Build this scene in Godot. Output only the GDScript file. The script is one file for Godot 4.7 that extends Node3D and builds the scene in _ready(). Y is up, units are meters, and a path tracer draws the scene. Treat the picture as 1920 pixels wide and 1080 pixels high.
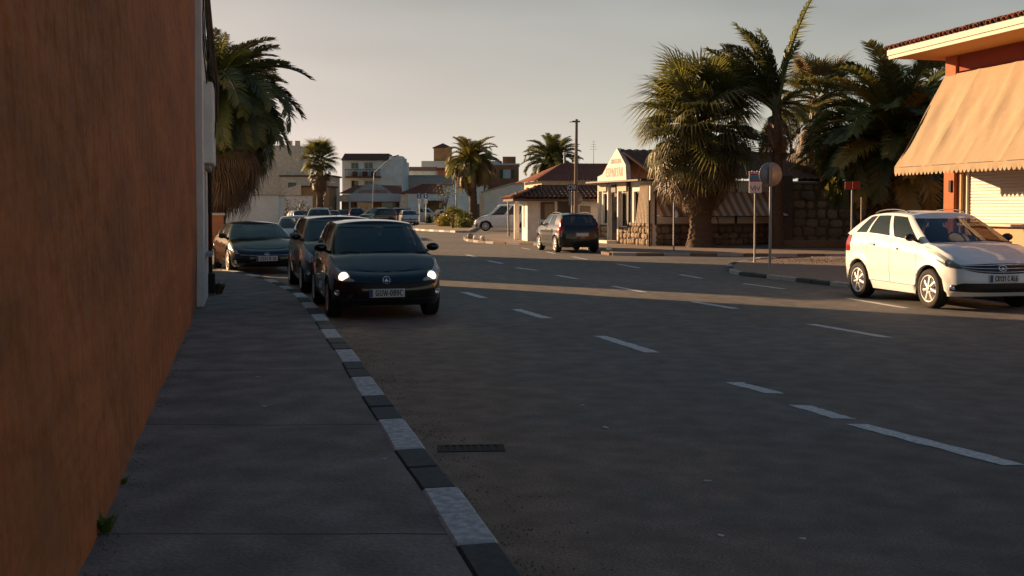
extends Node3D
# A street corner at sunset. World: x to the right, y up, -z ahead of the camera; V(x, y, d) is a point d metres ahead.

var rng := RandomNumberGenerator.new()
var M := {}
var taken := {}
var group_no := 1


func V(x: float, y: float, d: float) -> Vector3:
	return Vector3(x, y, -d)


func lin(r: float, g: float, b: float, a := 1.0) -> Color:
	var c := Color(r, g, b).linear_to_srgb()
	c.a = a
	return c


func rnd(a: float, b: float) -> float:
	return rng.randf_range(a, b)


func mat(called: String, c: Color, rough := 0.8, metal := 0.0) -> StandardMaterial3D:
	var m := StandardMaterial3D.new()
	m.resource_name = called
	m.albedo_color = c
	m.roughness = rough
	m.metallic = metal
	m.cull_mode = BaseMaterial3D.CULL_DISABLED
	M[called] = m
	return m


func paint(called: String, c: Color, rough := 0.35) -> StandardMaterial3D:
	var m := mat(called, c, rough, 0.0)
	m.clearcoat_enabled = true
	m.clearcoat = 0.8
	m.metallic_specular = 0.35
	m.clearcoat_roughness = 0.04
	return m


func pane(called: String, c: Color, alpha: float) -> StandardMaterial3D:
	var m := mat(called, c, 0.03, 0.0)
	m.albedo_color.a = alpha
	m.transparency = BaseMaterial3D.TRANSPARENCY_ALPHA
	return m


func noise(freq: float, octaves := 4, sd := 1, kind := FastNoiseLite.TYPE_SIMPLEX_SMOOTH) -> FastNoiseLite:
	var n := FastNoiseLite.new()
	n.seed = sd
	n.noise_type = kind
	n.frequency = freq
	n.fractal_octaves = octaves
	return n


# A grey picture of seamless noise between lo and hi; several are multiplied to layer coarse and fine patterns.
func noise_image(size: int, layers: Array, stretch := Vector2.ONE) -> Image:
	var pics := []
	for l in layers:
		var w := int(size * stretch.x)
		var h := int(size * stretch.y)
		var im: Image = noise(l[0], l[3] if l.size() > 3 else 3, l[4] if l.size() > 4 else 7).get_seamless_image(w, h)
		im.resize(size, size, Image.INTERPOLATE_CUBIC)
		pics.append(im)
	var out := Image.create(size, size, false, Image.FORMAT_RGB8)
	var datas := []
	for p in pics:
		p.convert(Image.FORMAT_L8)
		datas.append(p.get_data())
	var bytes := PackedByteArray()
	bytes.resize(size * size * 3)
	for i in size * size:
		var v := 1.0
		for k in layers.size():
			v *= lerpf(layers[k][1], layers[k][2], datas[k][i] / 255.0)
		var b := clampi(int(v * 255.0), 0, 255)
		bytes[i * 3] = b
		bytes[i * 3 + 1] = b
		bytes[i * 3 + 2] = b
	out.set_data(size, size, false, Image.FORMAT_RGB8, bytes)
	return out


# The grey picture as a colour ramp between two colours.
func ramp_texture(im: Image, dark: Color, light: Color) -> ImageTexture:
	var d := im.get_data()
	for i in d.size() / 3:
		var t := d[i * 3] / 255.0
		var c := dark.lerp(light, t)
		d[i * 3] = clampi(int(c.r * 255.0), 0, 255)
		d[i * 3 + 1] = clampi(int(c.g * 255.0), 0, 255)
		d[i * 3 + 2] = clampi(int(c.b * 255.0), 0, 255)
	var o := Image.create_from_data(im.get_width(), im.get_height(), false, Image.FORMAT_RGB8, d)
	return ImageTexture.create_from_image(o)


func normal_texture(im: Image, strength: float) -> ImageTexture:
	var c: Image = im.duplicate()
	c.bump_map_to_normal_map(strength)
	return ImageTexture.create_from_image(c)


func textured(called: String, tex: Texture2D, scale: Vector3, rough := 0.9, bump: Texture2D = null, bump_scale := 0.6) -> StandardMaterial3D:
	var m := mat(called, Color.WHITE, rough)
	m.albedo_texture = tex
	m.uv1_triplanar = true
	m.uv1_world_triplanar = true
	m.uv1_scale = scale
	if bump:
		m.normal_enabled = true
		m.normal_texture = bump
		m.normal_scale = bump_scale
	return m


# ---------------------------------------------------------------- shapes
class MB:
	var st := SurfaceTool.new()
	var grp := 0
	func _init() -> void:
		st.begin(Mesh.PRIMITIVE_TRIANGLES)
	func next_smooth() -> void:
		grp += 1
		st.set_smooth_group(grp)
	func flat() -> void:
		st.set_smooth_group(-1)
	func tri(a: Vector3, b: Vector3, c: Vector3) -> void:
		st.add_vertex(a)
		st.add_vertex(b)
		st.add_vertex(c)
	func quad(a: Vector3, b: Vector3, c: Vector3, d: Vector3) -> void:
		tri(a, b, c)
		tri(a, c, d)
	func box(c: Vector3, s: Vector3, b := Basis()) -> MB:
		flat()
		var p := []
		for i in 8:
			p.append(c + b * (s * 0.5 * Vector3(1 if i & 1 else -1, 1 if i & 2 else -1, 1 if i & 4 else -1)))
		quad(p[4], p[6], p[7], p[5])
		quad(p[1], p[3], p[2], p[0])
		quad(p[5], p[7], p[3], p[1])
		quad(p[0], p[2], p[6], p[4])
		quad(p[6], p[2], p[3], p[7])
		quad(p[0], p[4], p[5], p[1])
		return self
	# a box whose edges are chamfered by r
	func bevel(c: Vector3, s: Vector3, r: float, b := Basis()) -> MB:
		flat()
		var h := s * 0.5
		var f := func(x: float, y: float, z: float) -> Vector3: return c + b * Vector3(x, y, z)
		var i := h - Vector3(r, r, r)
		for ax in 3:
			for sg: float in [-1.0, 1.0]:
				var q := []
				for k in [[-1, -1], [1, -1], [1, 1], [-1, 1]]:
					var v := Vector3.ZERO
					v[ax] = sg * h[ax]
					v[(ax + 1) % 3] = k[0] * i[(ax + 1) % 3]
					v[(ax + 2) % 3] = k[1] * i[(ax + 2) % 3]
					q.append(f.call(v.x, v.y, v.z))
				if sg < 0.0:
					quad(q[0], q[1], q[2], q[3])
				else:
					quad(q[3], q[2], q[1], q[0])
		for ax in 3:
			var u := (ax + 1) % 3
			var w := (ax + 2) % 3
			for su: float in [-1.0, 1.0]:
				for sw: float in [-1.0, 1.0]:
					var q := []
					for e in [[-1, 0], [1, 0], [1, 1], [-1, 1]]:
						var v := Vector3.ZERO
						v[ax] = e[0] * i[ax]
						v[u] = su * (h[u] if e[1] == 0 else i[u])
						v[w] = sw * (i[w] if e[1] == 0 else h[w])
						q.append(f.call(v.x, v.y, v.z))
					if su * sw > 0:
						quad(q[3], q[2], q[1], q[0])
					else:
						quad(q[0], q[1], q[2], q[3])
		for sx: float in [-1.0, 1.0]:
			for sy: float in [-1.0, 1.0]:
				for sz: float in [-1.0, 1.0]:
					var a: Vector3 = f.call(sx * h.x, sy * i.y, sz * i.z)
					var d: Vector3 = f.call(sx * i.x, sy * h.y, sz * i.z)
					var e: Vector3 = f.call(sx * i.x, sy * i.y, sz * h.z)
					if sx * sy * sz > 0:
						tri(e, d, a)
					else:
						tri(a, d, e)
		return self
	func grid(rows: Array, closed := false, same := false) -> MB:
		if not same:
			next_smooth()
		for i in rows.size() - 1:
			var a = rows[i]
			var b = rows[i + 1]
			var n: int = a.size()
			for j in (n if closed else n - 1):
				var k := (j + 1) % n
				quad(a[j], a[k], b[k], b[j])
		return self
	func tube(pts: Array, radii: Array, sides := 6, cap := true) -> MB:
		var rows := []
		var up := Vector3.UP
		for i in pts.size():
			var t: Vector3 = (pts[mini(i + 1, pts.size() - 1)] - pts[maxi(i - 1, 0)]).normalized()
			if absf(t.dot(up)) > 0.95:
				up = Vector3.RIGHT if absf(t.x) < 0.8 else Vector3.BACK
			var x := up.cross(t).normalized()
			var y := t.cross(x)
			up = y if absf(y.dot(t)) < 0.9 else up
			var row := []
			for s in sides:
				var an := TAU * s / sides
				row.append(pts[i] + (x * cos(an) + y * sin(an)) * radii[i])
			rows.append(row)
		grid(rows, true)
		if cap:
			flat()
			for e in [0, pts.size() - 1]:
				for s in sides:
					var k := (s + 1) % sides
					if e == 0:
						tri(pts[0], rows[0][k], rows[0][s])
					else:
						tri(pts[e], rows[e][s], rows[e][k])
		return self
	# profile of [radius, height] spun about the axis y of the transform
	func lathe(prof: Array, sides: int, xf := Transform3D()) -> MB:
		var rows := []
		for p in prof:
			var row := []
			for s in sides:
				var an := TAU * s / sides
				row.append(xf * Vector3(cos(an) * p[0], p[1], sin(an) * p[0]))
			rows.append(row)
		return grid(rows, true)
	# polygon in the xy plane, thick along z, from z0 to z1
	func prism(poly: PackedVector2Array, z0: float, z1: float, xf := Transform3D()) -> MB:
		flat()
		var t := Geometry2D.triangulate_polygon(poly)
		for i in t.size() / 3:
			var a := poly[t[i * 3]]
			var b := poly[t[i * 3 + 1]]
			var c := poly[t[i * 3 + 2]]
			tri(xf * Vector3(a.x, a.y, z1), xf * Vector3(c.x, c.y, z1), xf * Vector3(b.x, b.y, z1))
			tri(xf * Vector3(a.x, a.y, z0), xf * Vector3(b.x, b.y, z0), xf * Vector3(c.x, c.y, z0))
		for i in poly.size():
			var a := poly[i]
			var b := poly[(i + 1) % poly.size()]
			quad(xf * Vector3(a.x, a.y, z0), xf * Vector3(a.x, a.y, z1), xf * Vector3(b.x, b.y, z1), xf * Vector3(b.x, b.y, z0))
		return self
	# a ribbed sheet (clay tiles seen from afar) on the four corners, ribs running from the edge ab to the edge dc
	func ribbed(a: Vector3, b: Vector3, c: Vector3, d: Vector3, n: int, deep: float) -> MB:
		var up := (b - a).cross(d - a).normalized()
		if up.y < 0.0:
			up = -up
		var rows := []
		for j in 2:
			var row := []
			for i in n * 4 + 1:
				var t := i / float(n * 4)
				var p := (a.lerp(b, t) if j == 0 else d.lerp(c, t)) + up * deep * absf(sin(t * n * PI))
				row.append(p)
			rows.append(row)
		return grid(rows)
	func done() -> ArrayMesh:
		st.generate_normals()
		return st.commit()


# ---------------------------------------------------------------- objects
func numbered(called: String) -> String:
	taken[called] = taken.get(called, -1) + 1
	return called if taken[called] == 0 else "%s_%03d" % [called, taken[called]]


func obj(called: String, mesh: Mesh, m: Material, parent: Node3D, xf := Transform3D()) -> MeshInstance3D:
	var o := MeshInstance3D.new()
	o.mesh = mesh
	o.material_override = m
	o.transform = xf
	o.name = numbered(called) if parent == self else called
	parent.add_child(o, true)
	return o


func tag(o: Node3D, label: String, category := "", group := "", kind := "") -> Node3D:
	if label:
		o.set_meta("label", label)
	if category:
		o.set_meta("category", category)
	if group:
		o.set_meta("group", group)
	if kind:
		o.set_meta("kind", kind)
	return o


func thing(called: String, label: String, category: String, at: Vector3, turn := 0.0, group := "") -> Node3D:
	var o := Node3D.new()
	o.name = numbered(called)
	add_child(o)
	o.position = at
	o.rotation.y = turn
	tag(o, label, category, group)
	return o


func letters(called: String, text: String, height: float, m: Material, parent: Node3D, at: Vector3, depth := 0.004, width := 0.0, serif := false, basis := Basis()) -> MeshInstance3D:
	var t := TextMesh.new()
	var f := SystemFont.new()
	f.font_names = PackedStringArray(["Droid Serif" if serif else "Droid Sans"])
	f.font_weight = 700
	t.font = f
	t.text = text
	t.font_size = 64
	t.pixel_size = height / 46.0
	t.depth = depth
	t.curve_step = 2.0
	var s := 1.0
	if width > 0.0:
		s = width / maxf(t.get_aabb().size.x, 0.001)
	return obj(called, t, m, parent, Transform3D(basis * Basis.from_scale(Vector3(s, 1, 1)), at))


# smooth curve through [x, y] points
func crv(p: Array, x: float) -> float:
	var n := p.size()
	if x <= p[0][0]:
		return p[0][1]
	if x >= p[n - 1][0]:
		return p[n - 1][1]
	var i := 0
	while p[i + 1][0] < x:
		i += 1
	var x0: float = p[i][0]
	var x1: float = p[i + 1][0]
	var h := x1 - x0
	var d: float = (p[i + 1][1] - p[i][1]) / h
	var m0 := d
	var m1 := d
	if i > 0:
		var e: float = (p[i][1] - p[i - 1][1]) / (x0 - p[i - 1][0])
		m0 = 0.0 if e * d <= 0.0 else 2.0 * e * d / (e + d)
	if i < n - 2:
		var e: float = (p[i + 2][1] - p[i + 1][1]) / (p[i + 2][0] - x1)
		m1 = 0.0 if e * d <= 0.0 else 2.0 * e * d / (e + d)
	var t := (x - x0) / h
	return p[i][1] * (2 * t * t * t - 3 * t * t + 1) + m0 * h * (t * t * t - 2 * t * t + t) + p[i + 1][1] * (3 * t * t - 2 * t * t * t) + m1 * h * (t * t * t - t * t)


# ---------------------------------------------------------------- cars
# A car is measured from its nose: l along its length, w across (right side of the car is w < 0), y up. Its node stands at the middle of its base and faces +z.
class Shell:
	var p: Dictionary
	var host
	const A1 := 0.24
	const A2 := 0.80
	func _init(d: Dictionary, h) -> void:
		p = d
		host = h
	func at(l: float, w: float, y: float) -> Vector3:
		return Vector3(-w, y, p.L * 0.5 - l)
	func belt(l: float) -> float:
		return host.crv(p.belt, l)
	# outline seen from above: [l, share of the half width]
	func outline(a: float) -> Vector2:
		var z := 1.0
		var l := 0.0
		if a < A1:
			var f := a / A1 * PI * 0.5
			z = pow(sin(f), p.ne)
			l = p.rn * (1.0 - pow(maxf(cos(f), 0.0), p.ne))
		elif a < A2:
			l = lerpf(p.rn, p.L - p.rt, (a - A1) / (A2 - A1))
		else:
			var f := (1.0 - a) / (1.0 - A2) * PI * 0.5
			z = pow(sin(f), 0.62)
			l = p.L - p.rt * (1.0 - pow(maxf(cos(f), 0.0), 0.62))
		var e: float = (l / p.L - 0.5) * 2.0
		z *= 1.0 - p.get("taper", 0.05) * e * e
		return Vector2(l, z)
	func a_of(l: float) -> float:
		return lerpf(A1, A2, (l - p.rn) / (p.L - p.rt - p.rn))
	# the side of the body: s in -1..1 round from the nose to the tail, v from the sill to the belt
	func skirt(s: float, v: float, off := 0.0) -> Vector3:
		var a := absf(s)
		var o := outline(a)
		var l := o.x
		var wn := pow(clampf(1.0 - l / (p.rn * 1.5), 0.0, 1.0), 1.3)
		var wt := pow(clampf(1.0 - (p.L - l) / (p.rt * 1.5), 0.0, 1.0), 1.3)
		var top := belt(l)
		var bot: float = p.yb + 0.03 * wn + 0.05 * wt
		var y := lerpf(bot, top, v)
		l += wn * host.crv(p.nose, v) - wt * host.crv(p.tail, v)
		var hw: float = p.W * 0.5 * o.y * host.crv(p.side, v)
		for ax: float in [p.la, p.lb]:
			var d: float = absf(l - ax)
			if d < p.ra and a > 0.12 and a < 0.93:
				var ya: float = p.rw + sqrt(p.ra * p.ra - d * d)
				y = maxf(y, ya + 0.012 * v)
			var r: float = Vector2(l - ax, y - p.rw).length() - p.ra
			if a > 0.15 and a < 0.9:
				hw += 0.022 * clampf(1.0 - r / 0.14, 0.0, 1.0)
		hw += 0.012 * exp(-pow((v - 0.80) / 0.05, 2.0)) - 0.010 * exp(-pow((v - 0.28) / 0.07, 2.0))
		if off != 0.0:
			var q := skirt(clampf(s + 0.004, -1.0, 1.0), v) - skirt(clampf(s - 0.004, -1.0, 1.0), v)
			var r := skirt(s, minf(v + 0.02, 1.0)) - skirt(s, maxf(v - 0.02, 0.0))
			var nn := q.cross(r).normalized()
			var c := at(l, hw * signf(s), y)
			if nn.dot(Vector3(c.x, 0, c.z)) < 0.0:
				nn = -nn
			return c + nn * off
		return at(l, hw * (signf(s) if a > 0.0 else 0.0), y)
	# greenhouse: t from the belt to the roof
	func house(s: float, t: float, off := 0.0) -> Vector3:
		var a := absf(s)
		var z := 1.0
		var lb := 0.0
		var lt := 0.0
		var b1 := 0.25
		var b2 := 0.82
		var bow: float = p.get("bow", 0.2)
		var tbow: float = p.get("tbow", 0.12)
		if a < b1:
			var f := a / b1 * PI * 0.5
			z = pow(sin(f), 0.55)
			var q := 1.0 - pow(maxf(cos(f), 0.0), 0.55)
			lb = p.lc + bow * q
			lt = p.lh + 0.12 * q
		elif a < b2:
			var k := (a - b1) / (b2 - b1)
			lb = lerpf(p.lc + bow, p.lt - tbow, k)
			lt = lerpf(p.lh + 0.12, p.lr - 0.10, k)
		else:
			var f := (1.0 - a) / (1.0 - b2) * PI * 0.5
			z = pow(sin(f), 0.55)
			var q := 1.0 - pow(maxf(cos(f), 0.0), 0.55)
			lb = p.lt - tbow * q
			lt = p.lr - 0.10 * q
		var e := (lb / float(p.L) - 0.5) * 2.0
		var wb: float = p.W * 0.5 * host.crv(p.side, 1.0) * (1.0 - p.get("taper", 0.05) * e * e) - 0.012
		var wt: float = p.wr * 0.5 * (1.0 - 0.04 * pow((lt - (p.lh + p.lr) * 0.5) / (p.lr - p.lh) * 2.0, 2.0))
		var yb := belt(lb) + (bonnet_crown(lb) * (1.0 - z * z) if a < b1 else 0.0) - 0.004
		var yt := roof_y(lt)
		var bulge := 4.0 * t * (1.0 - t) * 0.025
		var w := (lerpf(wb, wt, t) + bulge) * z
		var l := lerpf(lb, lt, t)
		if a < b1:
			l -= bulge * 1.2 * (1.0 - z * z)
		elif a > b2:
			l += bulge * 1.5 * (1.0 - z * z)
		var c := at(l, w * (signf(s) if a > 0.0 else 0.0), lerpf(yb, yt, t))
		if off != 0.0:
			var m := Vector3(0, c.y, at(p.L * 0.55, 0, 0).z)
			var n := (house(clampf(s + 0.004, -1, 1), t) - house(clampf(s - 0.004, -1, 1), t)).cross(house(s, minf(t + 0.03, 1.0)) - house(s, maxf(t - 0.03, 0.0))).normalized()
			return c + n * off * (1.0 if n.dot(c - m) > 0.0 else -1.0)
		return c
	func roof_y(l: float) -> float:
		var k: float = (l - lerpf(p.lh, p.lr, 0.45)) / (p.lr - p.lh)
		return p.H - 0.05 - p.get("roof_fall", 0.14) * k * k
	func bonnet_crown(l: float) -> float:
		return 0.038 * smoothstep(-0.1, 0.75, l / float(p.lc))
	func patch(mb: MB, s0: float, s1: float, v0, v1, ns: int, nv: int, off := 0.0) -> void:
		var rows := []
		for i in ns + 1:
			var k := i / float(ns)
			var s := lerpf(s0, s1, k)
			var lo: float = host.crv(v0, k) if v0 is Array else v0
			var hi: float = host.crv(v1, k) if v1 is Array else v1
			var row := []
			for j in nv + 1:
				row.append(skirt(s, lerpf(lo, hi, j / float(nv)), off))
			rows.append(row)
		mb.grid(rows)
	func glass(mb: MB, s0: float, s1: float, t0: float, t1: float, ns: int, nt: int, off := 0.0) -> void:
		var rows := []
		for i in ns + 1:
			var row := []
			for j in nt + 1:
				row.append(house(lerpf(s0, s1, i / float(ns)), lerpf(t0, t1, j / float(nt)), off))
			rows.append(row)
		mb.grid(rows)
	func deck(mb: MB, a0: float, a1: float, ns: int, nw: int) -> void:
		var rows := []
		for i in ns + 1:
			var a := lerpf(a0, a1, pow(i / float(ns), 1.0))
			var lft := skirt(-a, 1.0)
			var rgt := skirt(a, 1.0)
			var row := []
			for j in nw + 1:
				var t := j / float(nw) * 2.0 - 1.0
				var q := lft.lerp(rgt, t * 0.5 + 0.5)
				var l: float = p.L * 0.5 - q.z
				q.y += bonnet_crown(l) * (1.0 - t * t) if l < p.L * 0.5 else 0.0
				if l < p.L * 0.5:
					q.y += 0.008 * exp(-pow((absf(t) - 0.62) / 0.10, 2.0)) * clampf(l * 2.0, 0.0, 1.0)
				row.append(q)
			rows.append(row)
		mb.grid(rows)
	func roof(mb: MB, ns: int, nw: int) -> void:
		var rows := []
		for i in ns + 1:
			var a := i / float(ns)
			var lft := house(-a, 1.0)
			var rgt := house(a, 1.0)
			var row := []
			for j in nw + 1:
				var t := j / float(nw) * 2.0 - 1.0
				var q := lft.lerp(rgt, t * 0.5 + 0.5)
				q.y += 0.05 * (1.0 - pow(absf(t), 2.4)) * clampf(sin(a * PI) * 2.0, 0.0, 1.0)
				row.append(q)
			rows.append(row)
		mb.grid(rows)


var wheel_cache := {}


func wheel(parent: Node3D, at: Vector3, out: float, r: float, style: String) -> void:
	var w := Node3D.new()
	w.name = "wheel"
	parent.add_child(w, true)
	# local y of the lathe is the axle
	w.transform = Transform3D(Basis(Vector3.BACK, -PI / 2 * out), at)
	var key := "%s%.3f" % [style, r]
	if not wheel_cache.has(key):
		var t := MB.new()
		var prof := []
		for q in [[0.66, -0.095], [0.70, -0.105], [0.86, -0.112], [0.965, -0.098], [0.995, -0.07], [1.0, -0.03], [0.992, -0.028], [0.992, -0.018], [1.0, -0.016], [1.0, 0.016], [0.992, 0.018], [0.992, 0.028], [1.0, 0.03], [0.995, 0.07], [0.965, 0.098], [0.86, 0.112], [0.70, 0.105], [0.66, 0.095]]:
			prof.append([q[0] * r, q[1]])
		t.lathe(prof, 32)
		var rim := MB.new()
		var rr := r * 0.69
		rim.lathe([[rr * 0.86, -0.09], [rr * 0.88, 0.03], [rr * 0.97, 0.088], [rr * 1.0, 0.10], [rr * 0.99, 0.107], [rr * 0.93, 0.10], [rr * 0.86, 0.06]], 32)
		var n := 7 if style != "steel" else 10
		for k in n:
			var an := TAU * k / n
			var d := Vector3(cos(an), 0, sin(an))
			var e := Vector3(-sin(an), 0, cos(an))
			var rows := []
			for q in [[0.12, 0.095, 0.36], [0.4, 0.098, 0.26], [0.7, 0.090, 0.27], [0.92, 0.078, 0.40]]:
				var c: Vector3 = d * rr * q[0] + Vector3(0, q[1], 0)
				var hw: float = rr * q[2] * 0.5 * (1.0 if style != "steel" else 0.9)
				rows.append([c - e * hw - Vector3(0, 0.05, 0), c - e * hw * 0.8, c + e * hw * 0.8, c + e * hw - Vector3(0, 0.05, 0)])
			rim.grid(rows)
		rim.lathe([[0.001, 0.112], [rr * 0.16, 0.110], [rr * 0.20, 0.098], [rr * 0.22, 0.06]], 16)
		var back := MB.new()
		back.lathe([[0.001, 0.01], [rr * 0.55, 0.012], [rr * 0.60, -0.02], [rr * 0.88, -0.03]], 24)
		wheel_cache[key] = [t.done(), rim.done(), back.done()]
	obj("tyre", wheel_cache[key][0], M.rubber, w)
	obj("rim", wheel_cache[key][1], M.rim if style != "dark" else M.dark_rim, w)
	obj("brake_disc", wheel_cache[key][2], M.brake, w)


func car(called: String, label: String, group: String, at: Vector3, turn: float, p: Dictionary, body_mat: Material, category := "car") -> Node3D:
	var root := thing(called, label, category, at, turn, group)
	var sh := Shell.new(p, self)
	var q: int = p.get("q", 1)
	var ns := 20 * q + 6
	var A1 := Shell.A1
	var A2 := Shell.A2
	var glass_mat: Material = p.get("glass", M.car_glass)
	# body: skirt without the doors
	var gap := 0.0011
	var d0: float = sh.a_of(p.doors[0])
	var d1: float = sh.a_of(p.doors[1])
	var d2: float = sh.a_of(p.doors[2])
	var dv: float = p.get("door_v", 0.16)
	var mb := MB.new()
	var nv := 5 * q + 4
	for sg: float in [-1.0, 1.0]:
		sh.patch(mb, 0.0, sg * A1, 0.0, 1.0, 8 * q + 2, nv)
		sh.patch(mb, sg * A1, sg * (d0 - gap), 0.0, 1.0, 8 * q + 4, nv)
		sh.patch(mb, sg * (d0 - gap), sg * (d2 + gap), 0.0, dv - 0.008, 8 * q + 4, 2)
		sh.patch(mb, sg * (d2 + gap), sg * A2, 0.0, 1.0, 10 * q + 4, nv)
		sh.patch(mb, sg * A2, sg * 1.0, 0.0, 1.0, 5 * q + 2, nv)
	# pillars, window surrounds
	var b1 := 0.25
	var aw := 0.055      # where the glass of the windscreen ends, from the corner
	var ah := func(l: float) -> float: return lerpf(0.25, 0.82, clampf((l - (p.lc + p.get("bow", 0.2))) / (p.lt - p.get("tbow", 0.12) - p.lc - p.get("bow", 0.2)), 0.0, 1.0))
	var bp: float = ah.call(p.doors[1] + 0.02)
	var cp: float = ah.call(p.doors[2] + p.get("cpil", 0.0))
	var rw0 := 0.865
	var t0 := 0.05
	var t1 := 0.90
	var wins := [[b1 + 0.035, bp - 0.016], [bp + 0.016, cp - 0.004]]
	if p.has("quarter"):
		wins.append([cp + 0.012, ah.call(p.quarter)])
	for sg: float in [-1.0, 1.0]:
		sh.glass(mb, 0.0, sg * 1.0, 0.0, t0, 16 * q, 1)
		sh.glass(mb, 0.0, sg * 1.0, t1, 1.0, 16 * q, 2)
		var edges := [b1 - aw]
		for w in wins:
			edges.append(w[0])
			edges.append(w[1])
		edges.append(rw0)
		for k in edges.size() / 2:
			sh.glass(mb, sg * edges[k * 2], sg * edges[k * 2 + 1], t0, t1, 4, 4 * q)
	var body := obj("body", mb.done(), body_mat, root)
	mb = MB.new()
	sh.deck(mb, 0.0, sh.a_of(p.lc + p.get("bow", 0.2) + 0.06), 18 * q, 8 * q)
	obj("bonnet", mb.done(), body_mat, root)
	mb = MB.new()
	sh.deck(mb, sh.a_of(p.lt - 0.25), 1.0, 10 * q, 4)
	obj("tail_deck", mb.done(), body_mat, root)
	mb = MB.new()
	sh.roof(mb, 16 * q, 6 * q)
	obj("roof", mb.done(), body_mat, root)
	# doors, handles
	for sg: float in [-1.0, 1.0]:
		for k in 2:
			var e0 := d0 + gap if k == 0 else d1 + gap
			var e1 := d1 - gap if k == 0 else d2 - gap
			mb = MB.new()
			sh.patch(mb, sg * e0, sg * e1, dv, 0.996, 8 * q, nv)
			var dr := obj("door", mb.done(), body_mat, root)
			if q > 1:
				mb = MB.new()
				var hs := e1 - 0.022
				sh.patch(mb, sg * (hs - 0.030), sg * hs, 0.80, 0.835, 4, 2, 0.028)
				obj("handle", mb.done(), p.get("handle_mat", body_mat), dr)
	# glass
	mb = MB.new()
	sh.glass(mb, -(b1 - aw), b1 - aw, t0, t1, 20, 8, -0.006)
	obj("windscreen", mb.done(), glass_mat, root)
	for sg: float in [-1.0, 1.0]:
		for w in wins:
			mb = MB.new()
			sh.glass(mb, sg * w[0], sg * w[1], t0, t1, 6, 5, -0.008)
			obj("side_window", mb.done(), p.get("side_glass", glass_mat), root)
	mb = MB.new()
	for sg: float in [-1.0, 1.0]:
		sh.glass(mb, sg * rw0, sg * 1.0, t0 + 0.02, t1, 8, 6, -0.006)
	obj("rear_window", mb.done(), p.get("rear_glass", glass_mat), root)
	# underside with wheel wells
	mb = MB.new()
	mb.box(sh.at(p.L * 0.5, 0, p.yb + 0.06), Vector3(p.W * 0.62, 0.12, p.L * 0.84))
	mb.box(sh.at((p.la + p.lb) * 0.5, 0, p.yb + 0.05), Vector3(p.W * 0.90, 0.06, p.lb - p.la - p.ra * 2.0))
	for ax: float in [p.la, p.lb]:
		mb.box(sh.at(ax, 0, p.rw + p.ra + 0.02), Vector3(p.W * 0.9, 0.03, p.ra * 2.0))
		mb.box(sh.at(ax, 0, p.rw + 0.12), Vector3(p.W * 0.55, p.rw, p.ra * 1.9))
	obj("underside", mb.done(), M.black_plastic, root)
	# wheels
	var style: String = p.get("wheels", "alloy")
	for sg: float in [-1.0, 1.0]:
		for ax: float in [p.la, p.lb]:
			wheel(root, sh.at(ax, sg * (p.W * 0.5 - 0.105), p.rw), -sg, p.rw, style)
	# cabin
	mb = MB.new()
	var cy: float = p.belt[2][1]
	mb.bevel(sh.at(p.lc + 0.32, 0, cy - 0.10), Vector3(p.W * 0.80, 0.22, 0.5), 0.06)
	obj("dashboard", mb.done(), M.cabin, root)
	for sg: float in [-1.0, 1.0]:
		mb = MB.new()
		var sl: float = p.lh + 0.45
		mb.bevel(sh.at(sl, sg * 0.36, cy - 0.42), Vector3(0.48, 0.16, 0.5), 0.05)
		mb.bevel(sh.at(sl + 0.30, sg * 0.36, cy - 0.06), Vector3(0.46, 0.66, 0.14), 0.05, Basis(Vector3.RIGHT, -0.22))
		mb.bevel(sh.at(sl + 0.38, sg * 0.36, cy + 0.33), Vector3(0.26, 0.18, 0.10), 0.04, Basis(Vector3.RIGHT, -0.15))
		obj("seat", mb.done(), M.cabin, root)
	mb = MB.new()
	mb.bevel(sh.at(p.lt - 0.50, 0, cy - 0.12), Vector3(p.W * 0.70, 0.55, 0.14), 0.05, Basis(Vector3.RIGHT, -0.25))
	mb.box(sh.at((p.lc + p.lt) * 0.5, 0, p.yb + 0.16), Vector3(p.W * 0.80, 0.04, p.lt - p.lc - 0.3))
	obj("rear_bench", mb.done(), M.cabin, root)
	if q > 1:
		mb = MB.new()
		var ring := []
		var rad := []
		for k in 19:
			var an := TAU * k / 18.0
			ring.append(sh.at(p.lh + 0.18, -0.36, cy + 0.02) + Basis(Vector3.RIGHT, -0.45) * Vector3(cos(an) * 0.18, sin(an) * 0.18, 0))
			rad.append(0.014)
		mb.tube(ring, rad, 5, false)
		obj("steering_wheel", mb.done(), M.black_plastic, root)
		# rear-view mirror and wipers
		mb = MB.new()
		mb.bevel(sh.at(p.lh + 0.08, 0, p.H - 0.17), Vector3(0.22, 0.07, 0.03), 0.012)
		obj("rear_view_mirror", mb.done(), M.black_plastic, root)
		for sg: float in [-0.62, 0.12]:
			mb = MB.new()
			var pts := []
			for k in 5:
				pts.append(sh.house(lerpf(sg * 0.30, (sg + 0.85) * 0.13, k / 4.0), 0.035 + 0.03 * sin(k / 4.0 * PI), 0.012))
			mb.tube(pts, [0.008, 0.008, 0.007, 0.006, 0.005], 4)
			obj("wiper", mb.done(), M.black_plastic, root)
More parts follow.
